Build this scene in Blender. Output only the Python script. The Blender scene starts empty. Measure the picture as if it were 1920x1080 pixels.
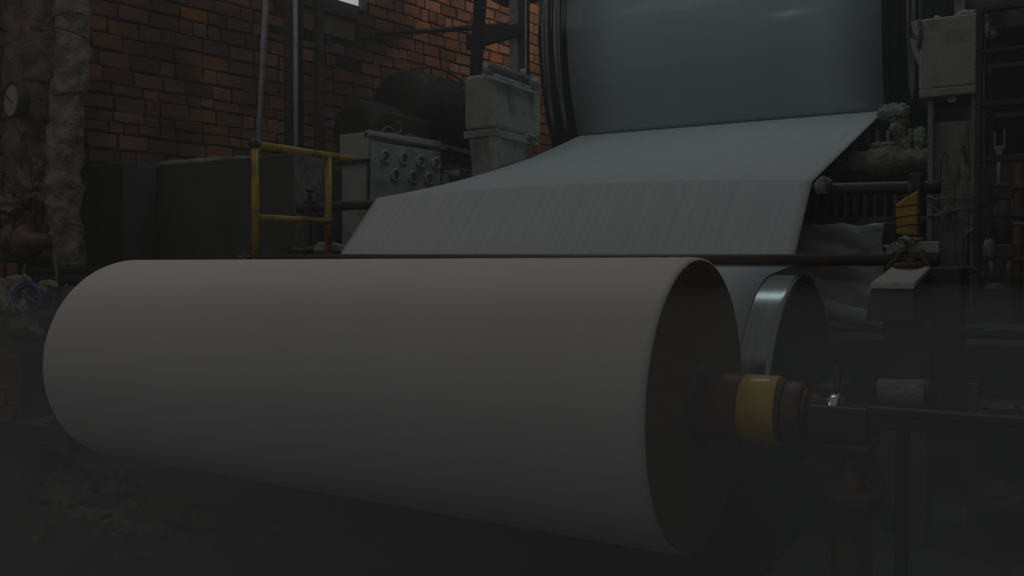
import bpy, bmesh, math, random
from mathutils import Vector, Matrix, noise
random.seed(7)
R = math.radians
sc = bpy.context.scene
col = sc.collection

# ------------------------------------------------------------------ camera
CAM = Vector((0.98393, -2.90493, 1.32247)); PSI = 0.53657; PITCH = -0.025483; FPX = 1663.2
cd = bpy.data.cameras.new('camera'); cam = bpy.data.objects.new('camera', cd); col.objects.link(cam)
cd.sensor_fit = 'HORIZONTAL'; cd.sensor_width = 36.0; cd.lens = 36.0 * FPX / 1920.0
cam.location = CAM; cam.rotation_euler = (math.pi / 2 + PITCH, 0, PSI)
cd.clip_end = 200
sc.camera = cam

# ------------------------------------------------------------------ world, lamps, exposure
w = bpy.data.worlds.new('world'); sc.world = w; w.use_nodes = True
w.node_tree.nodes['Background'].inputs[0].default_value = (0.92, 0.97, 1.0, 1)
w.node_tree.nodes['Background'].inputs[1].default_value = 0.104

def lamp(name, loc, target, sx, sy, power, color):
    l = bpy.data.lights.new(name, 'AREA'); l.shape = 'RECTANGLE'; l.size = sx; l.size_y = sy
    l.energy = power; l.color = color
    o = bpy.data.objects.new(name, l); col.objects.link(o); o.location = loc
    o.rotation_euler = (Vector(target) - Vector(loc)).to_track_quat('-Z', 'Y').to_euler()
    return o
lamp('hall_lamp_over_web', (-1.3, 3.4, 6.2), (-1.3, 3.2, 0), 2.4, 0.8, 14, (0.72, 0.95, 1.0))
lamp('hall_lamp_over_roll', (-4.0, -1.0, 5.6), (-2.6, -0.2, 0), 2.0, 1.2, 8, (1.0, 0.76, 0.58))
lamp('hall_lamp_by_brick_wall', (-3.8, 7.9, 5.9), (-5.75, 6.3, 4.0), 0.5, 0.5, 24, (1.0, 0.76, 0.52))
lamp('hall_lamp_behind_operator', (-3.2, -5.0, 4.4), (-1.0, 4.9, 3.3), 0.35, 0.2, 4, (0.85, 0.97, 1.0))

sc.view_settings.view_transform = 'Standard'; sc.view_settings.look = 'None'
sc.view_settings.exposure = 0.0; sc.view_settings.gamma = 1.0; sc.view_settings.use_curve_mapping = False

# ------------------------------------------------------------------ materials
M = {}
def mat(name, c, rough=0.7, metal=0.0, c2=None, nscale=6.0, stretch=(1, 1, 1), lo=0.35, hi=0.65,
        bump=0.0, bscale=40.0, dust=None, dlo=0.35, dhi=0.8, rnd=0.0, spec=0.5, coat=0.0):
    m = bpy.data.materials.new(name); m.use_nodes = True; nt = m.node_tree; N = nt.nodes; L = nt.links
    b = N['Principled BSDF']; b.inputs['Roughness'].default_value = rough; b.inputs['Metallic'].default_value = metal
    b.inputs['Specular IOR Level'].default_value = spec
    if coat: b.inputs['Coat Weight'].default_value = coat; b.inputs['Coat Roughness'].default_value = 0.12
    g = N.new('ShaderNodeNewGeometry')
    mp = N.new('ShaderNodeMapping'); mp.inputs['Scale'].default_value = stretch; L.new(g.outputs['Position'], mp.inputs['Vector'])
    out = None
    rgb = N.new('ShaderNodeRGB'); rgb.outputs[0].default_value = (*c, 1); out = rgb.outputs[0]
    if c2:
        n = N.new('ShaderNodeTexNoise'); n.inputs['Scale'].default_value = nscale; n.inputs['Detail'].default_value = 6
        L.new(mp.outputs[0], n.inputs['Vector'])
        r = N.new('ShaderNodeMapRange'); r.inputs[1].default_value = lo; r.inputs[2].default_value = hi; L.new(n.outputs['Fac'], r.inputs[0])
        x = N.new('ShaderNodeMix'); x.data_type = 'RGBA'; L.new(r.outputs[0], x.inputs[0]); L.new(out, x.inputs[6]); x.inputs[7].default_value = (*c2, 1)
        out = x.outputs[2]
    if rnd:
        oi = N.new('ShaderNodeObjectInfo'); add = N.new('ShaderNodeMath'); add.operation = 'ADD'
        L.new(oi.outputs['Random'], add.inputs[0]); L.new(g.outputs['Random Per Island'], add.inputs[1])
        fr = N.new('ShaderNodeMath'); fr.operation = 'FRACT'; L.new(add.outputs[0], fr.inputs[0])
        h = N.new('ShaderNodeHueSaturation'); L.new(out, h.inputs['Color'])
        r1 = N.new('ShaderNodeMapRange'); r1.inputs[3].default_value = 1 - rnd; r1.inputs[4].default_value = 1 + rnd; L.new(fr.outputs[0], r1.inputs[0])
        L.new(r1.outputs[0], h.inputs['Value'])
        m7 = N.new('ShaderNodeMath'); m7.operation = 'MULTIPLY'; m7.inputs[1].default_value = 7.31; L.new(fr.outputs[0], m7.inputs[0])
        f2 = N.new('ShaderNodeMath'); f2.operation = 'FRACT'; L.new(m7.outputs[0], f2.inputs[0])
        r2 = N.new('ShaderNodeMapRange'); r2.inputs[3].default_value = 0.485; r2.inputs[4].default_value = 0.52; L.new(f2.outputs[0], r2.inputs[0])
        L.new(r2.outputs[0], h.inputs['Hue'])
        r3 = N.new('ShaderNodeMapRange'); r3.inputs[3].default_value = 0.7; r3.inputs[4].default_value = 1.1; L.new(f2.outputs[0], r3.inputs[0])
        L.new(r3.outputs[0], h.inputs['Saturation'])
        out = h.outputs[0]
    if dust:
        s = N.new('ShaderNodeSeparateXYZ'); L.new(g.outputs['Normal'], s.inputs[0])
        r = N.new('ShaderNodeMapRange'); r.inputs[1].default_value = dlo; r.inputs[2].default_value = dhi; L.new(s.outputs[2], r.inputs[0])
        n = N.new('ShaderNodeTexNoise'); n.inputs['Scale'].default_value = 14; n.inputs['Detail'].default_value = 5; L.new(g.outputs['Position'], n.inputs['Vector'])
        q = N.new('ShaderNodeMapRange'); q.inputs[1].default_value = 0.3; q.inputs[2].default_value = 0.55; L.new(n.outputs['Fac'], q.inputs[0])
        mu = N.new('ShaderNodeMath'); mu.operation = 'MULTIPLY'; L.new(r.outputs[0], mu.inputs[0]); L.new(q.outputs[0], mu.inputs[1])
        x = N.new('ShaderNodeMix'); x.data_type = 'RGBA'; L.new(mu.outputs[0], x.inputs[0]); L.new(out, x.inputs[6]); x.inputs[7].default_value = (*dust, 1)
        out = x.outputs[2]
    L.new(out, b.inputs['Base Color'])
    if bump:
        n = N.new('ShaderNodeTexNoise'); n.inputs['Scale'].default_value = bscale; n.inputs['Detail'].default_value = 8
        L.new(mp.outputs[0], n.inputs['Vector'])
        bp = N.new('ShaderNodeBump'); bp.inputs['Strength'].default_value = bump; bp.inputs['Distance'].default_value = 0.02
        L.new(n.outputs['Fac'], bp.inputs['Height']); L.new(bp.outputs[0], b.inputs['Normal'])
    M[name] = m
    return m
DUST = (0.26, 0.25, 0.235)
mat('paper_roll', (0.82, 0.765, 0.725), 0.85, c2=(0.79, 0.735, 0.695), nscale=5, stretch=(1, .15, .15), spec=0.2)
mat('paper_edge', (0.27, 0.19, 0.14), 0.9, c2=(0.22, 0.155, 0.115), nscale=30, spec=0.2)
mat('paper_web', (0.60, 0.605, 0.60), 0.75, c2=(0.525, 0.54, 0.54), nscale=34, stretch=(1, .02, .02), lo=0.40, hi=0.72, spec=0.25)
mat('paper_on_dryer', (0.36, 0.405, 0.425), 0.45, c2=(0.32, 0.365, 0.385), nscale=3, stretch=(1, .1, .1), spec=0.4, coat=0.3)
mat('steel', (0.20, 0.205, 0.21), 0.28, 1.0, c2=(0.12, 0.12, 0.125), nscale=22, stretch=(1, .02, .02))
mat('drum_steel', (0.34, 0.335, 0.33), 0.2, 1.0, c2=(0.24, 0.235, 0.23), nscale=40, stretch=(1, .05, .05))
mat('chrome', (0.7, 0.7, 0.72), 0.12, 1.0)
mat('black_steel', (0.035, 0.034, 0.033), 0.5, 0.0, c2=(0.055, 0.05, 0.046), nscale=9, bump=0.15, dust=(0.10, .095, .09))
mat('black_flat', (0.022, 0.022, 0.022), 0.8, spec=0.3)
mat('dark_motor', (0.030, 0.030, 0.026), 0.7, c2=(0.05, 0.042, 0.03), nscale=5, bump=0.3, bscale=30, spec=0.3)
mat('drum_end', (0.020, 0.020, 0.020), 0.8, spec=0.2)
mat('grey_paint', (0.35, 0.365, 0.335), 0.7, c2=(0.16, 0.165, 0.145), nscale=5, lo=.5, hi=.75, bump=0.35, bscale=45, dust=(0.38, 0.40, 0.37))
mat('warm_grey_paint', (0.42, 0.40, 0.36), 0.75, c2=(0.22, 0.205, 0.165), nscale=6, lo=.5, hi=.75, bump=0.4, bscale=50, dust=(0.48, 0.46, 0.43))
mat('dusty_column', (0.40, 0.385, 0.35), 0.9, c2=(0.20, 0.195, 0.175), nscale=7, lo=.4, hi=.7, bump=0.8, bscale=60, dust=DUST)
mat('green_tank', (0.060, 0.064, 0.054), 0.85, c2=(0.085, 0.088, 0.075), nscale=3, bump=0.3, bscale=25, dust=DUST)
mat('rough_plaster', (0.17, 0.17, 0.155), 0.95, c2=(0.08, 0.08, 0.075), nscale=14, bump=0.9, bscale=50)
mat('yellow_paint', (0.46, 0.31, 0.03), 0.45, c2=(0.17, 0.115, 0.03), nscale=9, lo=.52, hi=.7, dust=(0.30, 0.27, 0.16), dlo=.75, dhi=1.0)
mat('yellow_sleeve', (0.88, 0.56, 0.03), 0.35, c2=(0.76, 0.46, 0.03), nscale=5, coat=0.4)
mat('red_collar', (0.26, 0.045, 0.02), 0.5, c2=(0.16, 0.03, 0.02), nscale=6)
mat('brown_hub', (0.20, 0.125, 0.09), 0.5, 0.3, c2=(0.10, 0.065, 0.05), nscale=10)
mat('bronze_shaft', (0.32, 0.19, 0.10), 0.35, 1.0, c2=(0.22, 0.13, 0.08), nscale=20, stretch=(1, .1, .1))
mat('rusty_pipe', (0.10, 0.075, 0.06), 0.5, c2=(0.20, 0.10, 0.05), nscale=4, stretch=(1, 6, 6), lo=.5, hi=.62, bump=0.2, dust=(0.16, .14, .13), dlo=.5, dhi=.9)
mat('burlap', (0.27, 0.205, 0.16), 0.98, c2=(0.13, 0.095, 0.075), nscale=7, lo=.4, hi=.65, bump=1.0, bscale=38, dust=(0.26, .22, .19), spec=0.1)
mat('burlap_grey', (0.33, 0.285, 0.235), 0.98, c2=(0.16, 0.135, 0.11), nscale=7, lo=.4, hi=.65, bump=1.0, bscale=38, dust=(0.28, .26, .23), spec=0.1)
mat('pale_rag', (0.36, 0.32, 0.27), 0.95, c2=(0.20, 0.17, 0.14), nscale=9, lo=.4, hi=.65, bump=0.5, bscale=40, spec=0.1)
mat('brown_rag', (0.16, 0.095, 0.055), 0.95, c2=(0.09, 0.055, 0.035), nscale=9, bump=0.5, bscale=40, spec=0.1)
mat('canvas', (0.62, 0.64, 0.58), 0.95, c2=(0.26, 0.265, 0.24), nscale=5, lo=.55, hi=.72, bump=0.5, bscale=20, spec=0.1)
mat('pulp_green', (0.42, 0.46, 0.38), 0.98, c2=(0.17, 0.17, 0.13), nscale=16, lo=.45, hi=.68, bump=1.0, bscale=45, spec=0.1)
mat('pulp_brown', (0.34, 0.31, 0.25), 0.98, c2=(0.14, 0.125, 0.10), nscale=10, lo=.42, hi=.65, bump=1.0, bscale=45, spec=0.1)
mat('pulp_white', (0.42, 0.40, 0.38), 0.98, c2=(0.24, 0.22, 0.20), nscale=14, bump=0.8, bscale=50, spec=0.1)
mat('floor_pulp', (0.20, 0.17, 0.15), 0.98, c2=(0.08, 0.065, 0.06), nscale=9, lo=.45, hi=.62, bump=1.0, bscale=40, spec=0.1)
mat('floor_pulp_brown', (0.20, 0.11, 0.065), 0.98, c2=(0.09, 0.055, 0.04), nscale=9, lo=.45, hi=.62, bump=1.0, bscale=40, spec=0.1)
mat('floor_dirt', (0.085, 0.075, 0.073), 0.9, c2=(0.055, 0.047, 0.046), nscale=2.2, bump=0.6, bscale=14, spec=0.3)
mat('concrete_dark', (0.085, 0.080, 0.076), 0.95, c2=(0.055, 0.05, 0.048), nscale=4, bump=0.5, bscale=30, dust=(0.13, .12, .115))
mat('deck', (0.07, 0.066, 0.062), 0.9, c2=(0.15, 0.14, 0.13), nscale=10, lo=.5, hi=.7, bump=0.6, bscale=40)
mat('brick', (0.31, 0.11, 0.055), 0.95, c2=(0.15, 0.075, 0.052), nscale=1.6, lo=.40, hi=.62, bump=0.6, bscale=30, rnd=0.38, spec=0.15)
mat('mortar', (0.065, 0.046, 0.040), 0.98, c2=(0.04, 0.030, 0.027), nscale=9, bump=0.6, bscale=40, spec=0.1)
mat('wood_plank', (0.24, 0.16, 0.11), 0.9, c2=(0.17, 0.11, 0.08), nscale=6, stretch=(1, .3, 4))
mat('yellow_tape', (0.50, 0.30, 0.03), 0.38, c2=(0.34, 0.20, 0.03), nscale=9, lo=.45, hi=.65, bump=0.4, bscale=12, spec=0.4)
mat('rope', (0.22, 0.115, 0.06), 0.95, c2=(0.12, 0.065, 0.04), nscale=40, bump=0.5, bscale=80)
mat('pale_conduit', (0.62, 0.60, 0.62), 0.5, c2=(0.45, .44, .45), nscale=12)
mat('grey_wire', (0.25, 0.25, 0.24), 0.8, c2=(0.16, 0.15, 0.15), nscale=30)
mat('green_cable', (0.06, 0.13, 0.06), 0.6)
mat('green_strap', (0.05, 0.11, 0.045), 0.8, c2=(0.035, 0.07, 0.035), nscale=12)
mat('red_cable', (0.26, 0.05, 0.05), 0.5)
mat('blue_cable', (0.07, 0.11, 0.26), 0.5)
mat('blue_paint', (0.02, 0.06, 0.22), 0.25, coat=0.3)
mat('pale_blue_hose', (0.28, 0.36, 0.48), 0.5)
mat('copper_orange', (0.32, 0.16, 0.095), 0.6, c2=(0.20, 0.10, 0.065), nscale=8)  # copper tone; on the rack pipes the orange also paints warm lamplight
mat('olive_box', (0.17, 0.17, 0.11), 0.8, c2=(0.11, 0.11, 0.08), nscale=10)
mat('dial', (0.52, 0.45, 0.44), 0.4, c2=(0.46, 0.40, 0.39), nscale=8)
mat('olive_cylinder', (0.115, 0.115, 0.095), 0.6, c2=(0.08, 0.08, 0.07), nscale=8, dust=DUST)
def emis(name, c, s):
    m = bpy.data.materials.new(name); m.use_nodes = True; b = m.node_tree.nodes['Principled BSDF']
    b.inputs['Base Color'].default_value = (*c, 1); b.inputs['Emission Color'].default_value = (*c, 1); b.inputs['Emission Strength'].default_value = s; M[name] = m
emis('daylight_pane', (0.95, 0.98, 1.0), 0.36)

# ------------------------------------------------------------------ mesh helpers (shapes in world metres)
class MB:
    def __init__(s): s.v = []; s.f = []; s.sm = []
    def add(s, vs, fs, smooth=False):
        o = len(s.v); s.v += [tuple(p) for p in vs]; s.f += [tuple(i + o for i in f) for f in fs]; s.sm += [smooth] * len(fs); return s
    def box(s, a, b, rz=0.0, piv=None):
        (x0, y0, z0), (x1, y1, z1) = a, b
        vs = [Vector(p) for p in ((x0, y0, z0), (x1, y0, z0), (x1, y1, z0), (x0, y1, z0), (x0, y0, z1), (x1, y0, z1), (x1, y1, z1), (x0, y1, z1))]
        if rz:
            c = Vector(piv) if piv else Vector(((x0 + x1) / 2, (y0 + y1) / 2, 0)); m = Matrix.Rotation(rz, 3, 'Z')
            vs = [m @ (p - Vector((c.x, c.y, 0))) + Vector((c.x, c.y, 0)) for p in vs]
        return s.hexa(vs)
    def hexa(s, vs):
        return s.add(vs, [(0, 3, 2, 1), (4, 5, 6, 7), (0, 1, 5, 4), (1, 2, 6, 5), (2, 3, 7, 6), (3, 0, 4, 7)])
    def prism(s, prof, axis, a, b):      # closed 2-D outline swept along an axis from a to b
        def P(u, t): return {'x': (t, u[0], u[1]), 'y': (u[0], t, u[1]), 'z': (u[0], u[1], t)}[axis]
        n = len(prof); vs = [P(u, a) for u in prof] + [P(u, b) for u in prof]
        return s.add(vs, [tuple(range(n))[::-1], tuple(range(n, 2 * n))] + [(i, (i + 1) % n, (i + 1) % n + n, i + n) for i in range(n)])
    def cyl(s, a, b, r, r2=None, n=20, caps=True):
        a, b = Vector(a), Vector(b); r2 = r if r2 is None else r2; d = (b - a).normalized()
        u = d.orthogonal().normalized(); v = d.cross(u)
        vs = [p + (u * math.cos(2 * math.pi * i / n) + v * math.sin(2 * math.pi * i / n)) * q for p, q in ((a, r), (b, r2)) for i in range(n)]
        s.add(vs, [(i, (i + 1) % n, (i + 1) % n + n, i + n) for i in range(n)], True)
        if caps:
            o = len(s.v) - 2 * n; s.f += [tuple(range(o, o + n))[::-1], tuple(range(o + n, o + 2 * n))]; s.sm += [False, False]
        return s
    def lathe(s, a, d, prof, n=32, smooth=True):   # prof: (distance along d, radius)
        a = Vector(a); d = Vector(d).normalized(); u = d.orthogonal().normalized(); v = d.cross(u)
        vs = [a + d * t + (u * math.cos(2 * math.pi * i / n) + v * math.sin(2 * math.pi * i / n)) * max(r, 1e-4) for t, r in prof for i in range(n)]
        k = len(prof)
        fs = [(j * n + i, j * n + (i + 1) % n, (j + 1) * n + (i + 1) % n, (j + 1) * n + i) for j in range(k - 1) for i in range(n)]
        return s.add(vs, fs, smooth)
    def tube(s, pts, r, n=8, sub=5, taper=None):
        P = [Vector(p) for p in pts]; Q = []
        if len(P) > 2 and sub > 1:
            for i in range(len(P) - 1):
                p0, p1, p2, p3 = P[max(i - 1, 0)], P[i], P[i + 1], P[min(i + 2, len(P) - 1)]
                for k in range(sub):
                    t = k / sub
                    Q.append(0.5 * ((2 * p1) + (p2 - p0) * t + (2 * p0 - 5 * p1 + 4 * p2 - p3) * t * t + (3 * p1 - p0 - 3 * p2 + p3) * t ** 3))
            Q.append(P[-1])
        else: Q = P
        vs = []; u = None; m = len(Q)
        for i, q in enumerate(Q):
            d = (Q[min(i + 1, m - 1)] - Q[max(i - 1, 0)]).normalized()
            u = d.orthogonal().normalized() if u is None else (u - d * u.dot(d)).normalized()
            v = d.cross(u); rr = r if taper is None else r + (taper - r) * i / (m - 1)
            vs += [q + (u * math.cos(2 * math.pi * j / n) + v * math.sin(2 * math.pi * j / n)) * rr for j in range(n)]
        fs = [(i * n + j, i * n + (j + 1) % n, (i + 1) * n + (j + 1) % n, (i + 1) * n + j) for i in range(m - 1) for j in range(n)]
        fs += [tuple(range(n))[::-1], tuple(range((m - 1) * n, m * n))]
        return s.add(vs, fs, True)
    def torus(s, c, axis, R_, r, n=28, k=8):
        c = Vector(c); d = Vector(axis).normalized(); u = d.orthogonal().normalized(); v = d.cross(u); vs = []
        for i in range(n):
            a = 2 * math.pi * i / n; e = u * math.cos(a) + v * math.sin(a)
            vs += [c + e * (R_ + r * math.cos(2 * math.pi * j / k)) + d * r * math.sin(2 * math.pi * j / k) for j in range(k)]
        return s.add(vs, [(i * k + j, ((i + 1) % n) * k + j, ((i + 1) % n) * k + (j + 1) % k, i * k + (j + 1) % k) for i in range(n) for j in range(k)], True)
    def blob(s, c, rad, amp=0.35, sc_=3.0, seed=0, n=20, m=12, floor=None):
        c = Vector(c); vs = []; off = Vector((seed * 3.17, seed * 1.73, seed * 2.31))
        def pt(th, ph):
            e = Vector((math.sin(th) * math.cos(ph), math.sin(th) * math.sin(ph), math.cos(th)))
            q = 1 + amp * noise.fractal(e * sc_ + off, 1.0, 2.0, 4)
            p = c + Vector((e.x * rad[0], e.y * rad[1], e.z * rad[2])) * q
            if floor is not None and p.z < floor: p.z = floor
            return p
        vs.append(pt(0, 0))
        for i in range(1, m): vs += [pt(math.pi * i / m, 2 * math.pi * j / n) for j in range(n)]
        vs.append(pt(math.pi, 0)); e = len(vs) - 1
        fs = [(0, 1 + j, 1 + (j + 1) % n) for j in range(n)]
        for i in range(m - 2): fs += [(1 + i * n + j, 1 + (i + 1) * n + j, 1 + (i + 1) * n + (j + 1) % n, 1 + i * n + (j + 1) % n) for j in range(n)]
        fs += [(e, 1 + (m - 2) * n + (j + 1) % n, 1 + (m - 2) * n + j) for j in range(n)]
        return s.add(vs, fs, True)
    def wrapped(s, p0, p1, r, seed=0, turns=0.25, amp=0.10, n=30, wob=0.0):   # burlap-wrapped pipe with folds
        p0, p1 = Vector(p0), Vector(p1); d = (p1 - p0); Ln = d.length; d.normalize(); u = d.orthogonal().normalized(); v = d.cross(u)
        k = int(Ln / 0.022); off = Vector((seed * 5.1, seed * 2.7, seed)); vs = []
        for i in range(k + 1):
            t = i / k; z = t * Ln
            w_ = Vector((noise.noise(Vector((z * 0.8, seed, 1))), noise.noise(Vector((z * 0.8, seed, 9))), 0)) * wob
            for j in range(n):
                a = 2 * math.pi * j / n; e = u * math.cos(a) + v * math.sin(a)
                sp = z / turns + a / (2 * math.pi) * 0.6 + 0.5 * noise.noise(Vector((z * 2, a, seed)))
                saw = (sp % 1.0)
                q = 1 + amp * (saw - 0.5) * 0.7 + amp * noise.fractal((p0 + d * z + e * r * 2.2) * 5 + off, 1.0, 2.0, 4) + amp * 0.5 * noise.noise(Vector((math.cos(a) * 2, math.sin(a) * 2, z * 16 + seed)))
                vs.append(p0 + d * z + e * r * q + w_)
        fs = [(i * n + j, i * n + (j + 1) % n, (i + 1) * n + (j + 1) % n, (i + 1) * n + j) for i in range(k) for j in range(n)]
        fs += [tuple(range(n))[::-1], tuple(range(k * n, (k + 1) * n))]
        return s.add(vs, fs, True)
    def grid(s, fn, nu, nv, th=0.0):
        vs = [Vector(fn(i / nu, j / nv)) for i in range(nu + 1) for j in range(nv + 1)]
        fs = [(i * (nv + 1) + j, (i + 1) * (nv + 1) + j, (i + 1) * (nv + 1) + j + 1, i * (nv + 1) + j + 1) for i in range(nu) for j in range(nv)]
        return s.add(vs, fs, True)
    def build(s, name, m, parent=None, org=None, bevel=0.0, solid=0.0, smooth=True):
        o0 = Vector((0, 0, 0))
        p = parent
        while p is not None: o0 = o0 + p.location; p = p.parent
        if org is not None: o0 = o0 + Vector(org)
        me = bpy.data.meshes.new(name); me.from_pydata([Vector(q) - o0 for q in s.v], [], s.f)
        me.polygons.foreach_set('use_smooth', s.sm); me.update()
        bm = bmesh.new(); bm.from_mesh(me); bmesh.ops.recalc_face_normals(bm, faces=bm.faces); bm.to_mesh(me); bm.free()
        me.materials.append(M[m]); ob = bpy.data.objects.new(name, me); col.objects.link(ob)
        if org is not None: ob.location = org
        if parent: ob.parent = parent
        if bevel:
            b = ob.modifiers.new('bevel', 'BEVEL'); b.width = bevel; b.segments = 2; b.limit_method = 'ANGLE'; b.angle_limit = R(40)
        if solid:
            b = ob.modifiers.new('solid', 'SOLIDIFY'); b.thickness = solid; b.offset = 0
        return ob
def tag(o, label=None, cat=None, group=None, kind=None):
    if label: o['label'] = label
    if cat: o['category'] = cat
    if group: o['group'] = group
    if kind: o['kind'] = kind
    return o
def thing(name, label, cat, loc, group=None):
    o = bpy.data.objects.new(name, None); o.empty_display_size = 0.1; col.objects.link(o); o.location = loc
    return tag(o, label, cat, group)
def one(name, mb, m, label, cat, org, group=None, **k): return tag(mb.build(name, m, None, org, **k), label, cat, group)

# ------------------------------------------------------------------ setting: floor, walls, window
tag(MB().box((-9, -8, -0.1), (8, 18, 0)).build('floor', 'floor_dirt'), kind='structure')
tag(MB().box((-9, 16, 0), (8, 16.2, 8)).build('wall_back', 'mortar'), kind='structure')
tag(MB().box((5.0, -8, 0), (5.2, 18, 8)).build('wall_right', 'mortar'), kind='structure')
WO = Vector((-6.26, 2.56, 0)); WA = R(7.8)
wd = Vector((math.sin(WA), math.cos(WA), 0)); wn = Vector((math.cos(WA), -math.sin(WA), 0))
def W(s, z, o=0.0): return WO + wd * s + wn * o + Vector((0, 0, z))
def wbox(mb, s0, s1, z0, z1, o0, o1):
    return mb.hexa([W(s0, z0, o1), W(s1, z0, o1), W(s1, z0, o0), W(s0, z0, o0), W(s0, z1, o1), W(s1, z1, o1), W(s1, z1, o0), W(s0, z1, o0)])
mb = MB(); wbox(mb, -9, 13.5, 0, 7.5, -0.3, 0); wall = tag(mb.build('wall_left', 'mortar'), kind='structure')
fw = Vector((-math.sin(PSI) * math.cos(PITCH), math.cos(PSI) * math.cos(PITCH), math.sin(PITCH)))
rt = Vector((math.cos(PSI), math.sin(PSI), 0)); up = rt.cross(fw)
def seen(p):
    d = Vector(p) - CAM; k = d.dot(fw)
    if k <= 0: return None
    return 960 + FPX * d.dot(rt) / k, 540 - FPX * d.dot(up) / k, k
WIN = (1.75, 2.64, 4.335, 5.6)
HOLE = (2.35, 2.62, 3.58, 3.74)
bricks = []; z = 0.008; row = 0
CH = 0.148
while z < 6.6:
    RH = random.choice((1, 1, 1, 1, .68, .9)); s = -7.0 + (0.16 if row % 2 else 0.0) + random.uniform(-0.03, 0.03); row += 1; k = 0
    while s < 12.5:
        ln = 0.283 if random.random() < 0.62 else (0.132 if random.random() < 0.7 else 0.205)
        if not (WIN[0] - 0.2 < s + ln / 2 < WIN[1] + 0.08 and WIN[2] - 0.42 < z + .07 < WIN[3]) and not (HOLE[0] - .05 < s + ln / 2 < HOLE[1] + .05 and HOLE[2] - .06 < z + .07 < HOLE[3] + .02):
            bricks.append((s, z + random.uniform(-.006, .006), ln, RH * random.uniform(.95, 1.03)))
        s += ln + random.uniform(0.012, 0.024)
    z += CH * RH
vis = []
for i, (s, z, ln, rh) in enumerate(bricks):
    q = seen(W(s + ln / 2, z + .065)); 
    if q and 150 < q[0] < 1015 and -12 < q[1] < 300 and not (620 < q[0] < 860 and q[1] > 215): vis.append((ln * FPX / q[2], i))
single = set(i for _, i in sorted(vis, reverse=True)[:300])
shared = {}
for ln in (0.283, 0.132, 0.205):
    for v in range(3):
        rr = random.Random(v * 11 + int(ln * 1000)); j = lambda a=.009: rr.uniform(-a, a)
        m2 = MB(); e = 0.010
        fr = [Vector((0 + e + j(), 0.022 + j(.004), e + j())), Vector((ln - e + j(), 0.022 + j(.004), e + j())), Vector((ln - e + j(), 0.022 + j(.004), .13 - e + j())), Vector((e + j(), 0.022 + j(.004), .13 - e + j()))]
        bk = [Vector((j(), -0.02, j())), Vector((ln + j(), -0.02, j())), Vector((ln + j(), -0.02, .13 + j())), Vector((j(), -0.02, .13 + j()))]
        md = [Vector((p.x, 0.012, p.z)) for p in bk]
        m2.add(bk + md + fr, [(8, 9, 10, 11), (4, 5, 9, 8), (5, 6, 10, 9), (6, 7, 11, 10), (7, 4, 8, 11), (0, 1, 5, 4), (1, 2, 6, 5), (2, 3, 7, 6), (3, 0, 4, 7)])
        shared[ln, v] = m2
WM = Matrix((wd, wn, (0, 0, 1))).transposed()
meshes = {}
rest = MB()
for i, (s, z, ln, rh) in enumerate(bricks):
    v = random.randrange(3); src = shared[ln, v]
    if i in single:
        if (ln, v) not in meshes:
            o = src.build('brick', 'brick', wall); meshes[ln, v] = o.data
        else:
            o = bpy.data.objects.new('brick', meshes[ln, v]); col.objects.link(o); o.parent = wall
        o.matrix_basis = Matrix.Translation(W(s, z)) @ WM.to_4x4() @ Matrix.Diagonal((1, 1, rh, 1))
    else:
        rest.add([WM @ Vector((p[0], p[1], p[2] * rh)) + W(s, z) for p in src.v], src.f)
tag(rest.build('brickwork', 'brick', wall), kind='stuff')
m2 = MB(); wbox(m2, HOLE[0], HOLE[1], HOLE[2], HOLE[3], -0.02, 0.006); m2.build('hole_shade_panel', 'black_flat', wall)  # black panel set proud, painting the dark of a missing brick
# window high in the brick wall
m2 = MB(); wbox(m2, WIN[0] + .04, WIN[1] - .03, WIN[2], WIN[3], 0.0, 0.02)
win = tag(m2.build('window_1', 'daylight_pane'), kind='structure')
m2 = MB(); wbox(m2, WIN[0] - .2, WIN[1] - .10, WIN[2] - .18, WIN[2] - .02, 0.0, 0.10); m2.build('window_sill', 'black_steel', win)
m2 = MB(); wbox(m2, WIN[1] - .02, WIN[1] + .05, WIN[2] - .05, WIN[3], 0.0, 0.07); m2.build('window_frame', 'black_steel', win)
m2 = MB(); wbox(m2, WIN[0] - .2, WIN[1] - .12, WIN[2] - .42, WIN[2] - .19, 0.0, 0.05); m2.build('lintel', 'wood_plank', win)

# ------------------------------------------------------------------ the paper roll on its spool
RL, RR, AX = 2.98, 0.5, 0.85
t = thing('paper_roll', 'large pale paper roll winding on a steel spool in the foreground', 'paper roll', (-1.49, 0, AX))
m2 = MB(); n = 160
prof = [(-RL, 0.05), (-RL, RR - .012), (-RL + .006, RR - .003), (-RL + .02, RR), (-1.5, RR), (-.20, RR), (-.165, RR + .0006), (-.13, RR - .0006), (-.10, RR + .0008), (-.07, RR), (-.05, RR + .0006), (-.02, RR), (-.006, RR - .003), (-.001, RR - .010)]
m2.lathe((0, 0, AX), (1, 0, 0), [(x, r) for x, r in prof], n)
m2.build('wound_paper', 'paper_roll', t)
m2 = MB().lathe((0, 0, AX), (1, 0, 0), [(-.001, RR - .010), (0.0, RR - .013), (-.002, .40), (0.001, .30), (-.001, .20), (0, .13)], 96); m2.build('end_face', 'paper_edge', t)
sp = MB().lathe((0, 0, AX), (1, 0, 0), [(-.004, .135), (0.02, .135), (.022, .125), (.05, .112), (.05, .0)], 48).build('core_plug', 'black_steel', t)
MB().lathe((0, 0, AX), (1, 0, 0), [(.045, 0), (.045, .108), (.05, .112), (.150, .112), (.152, .11), (.152, 0)], 48).build('collar', 'red_collar', t)
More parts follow.
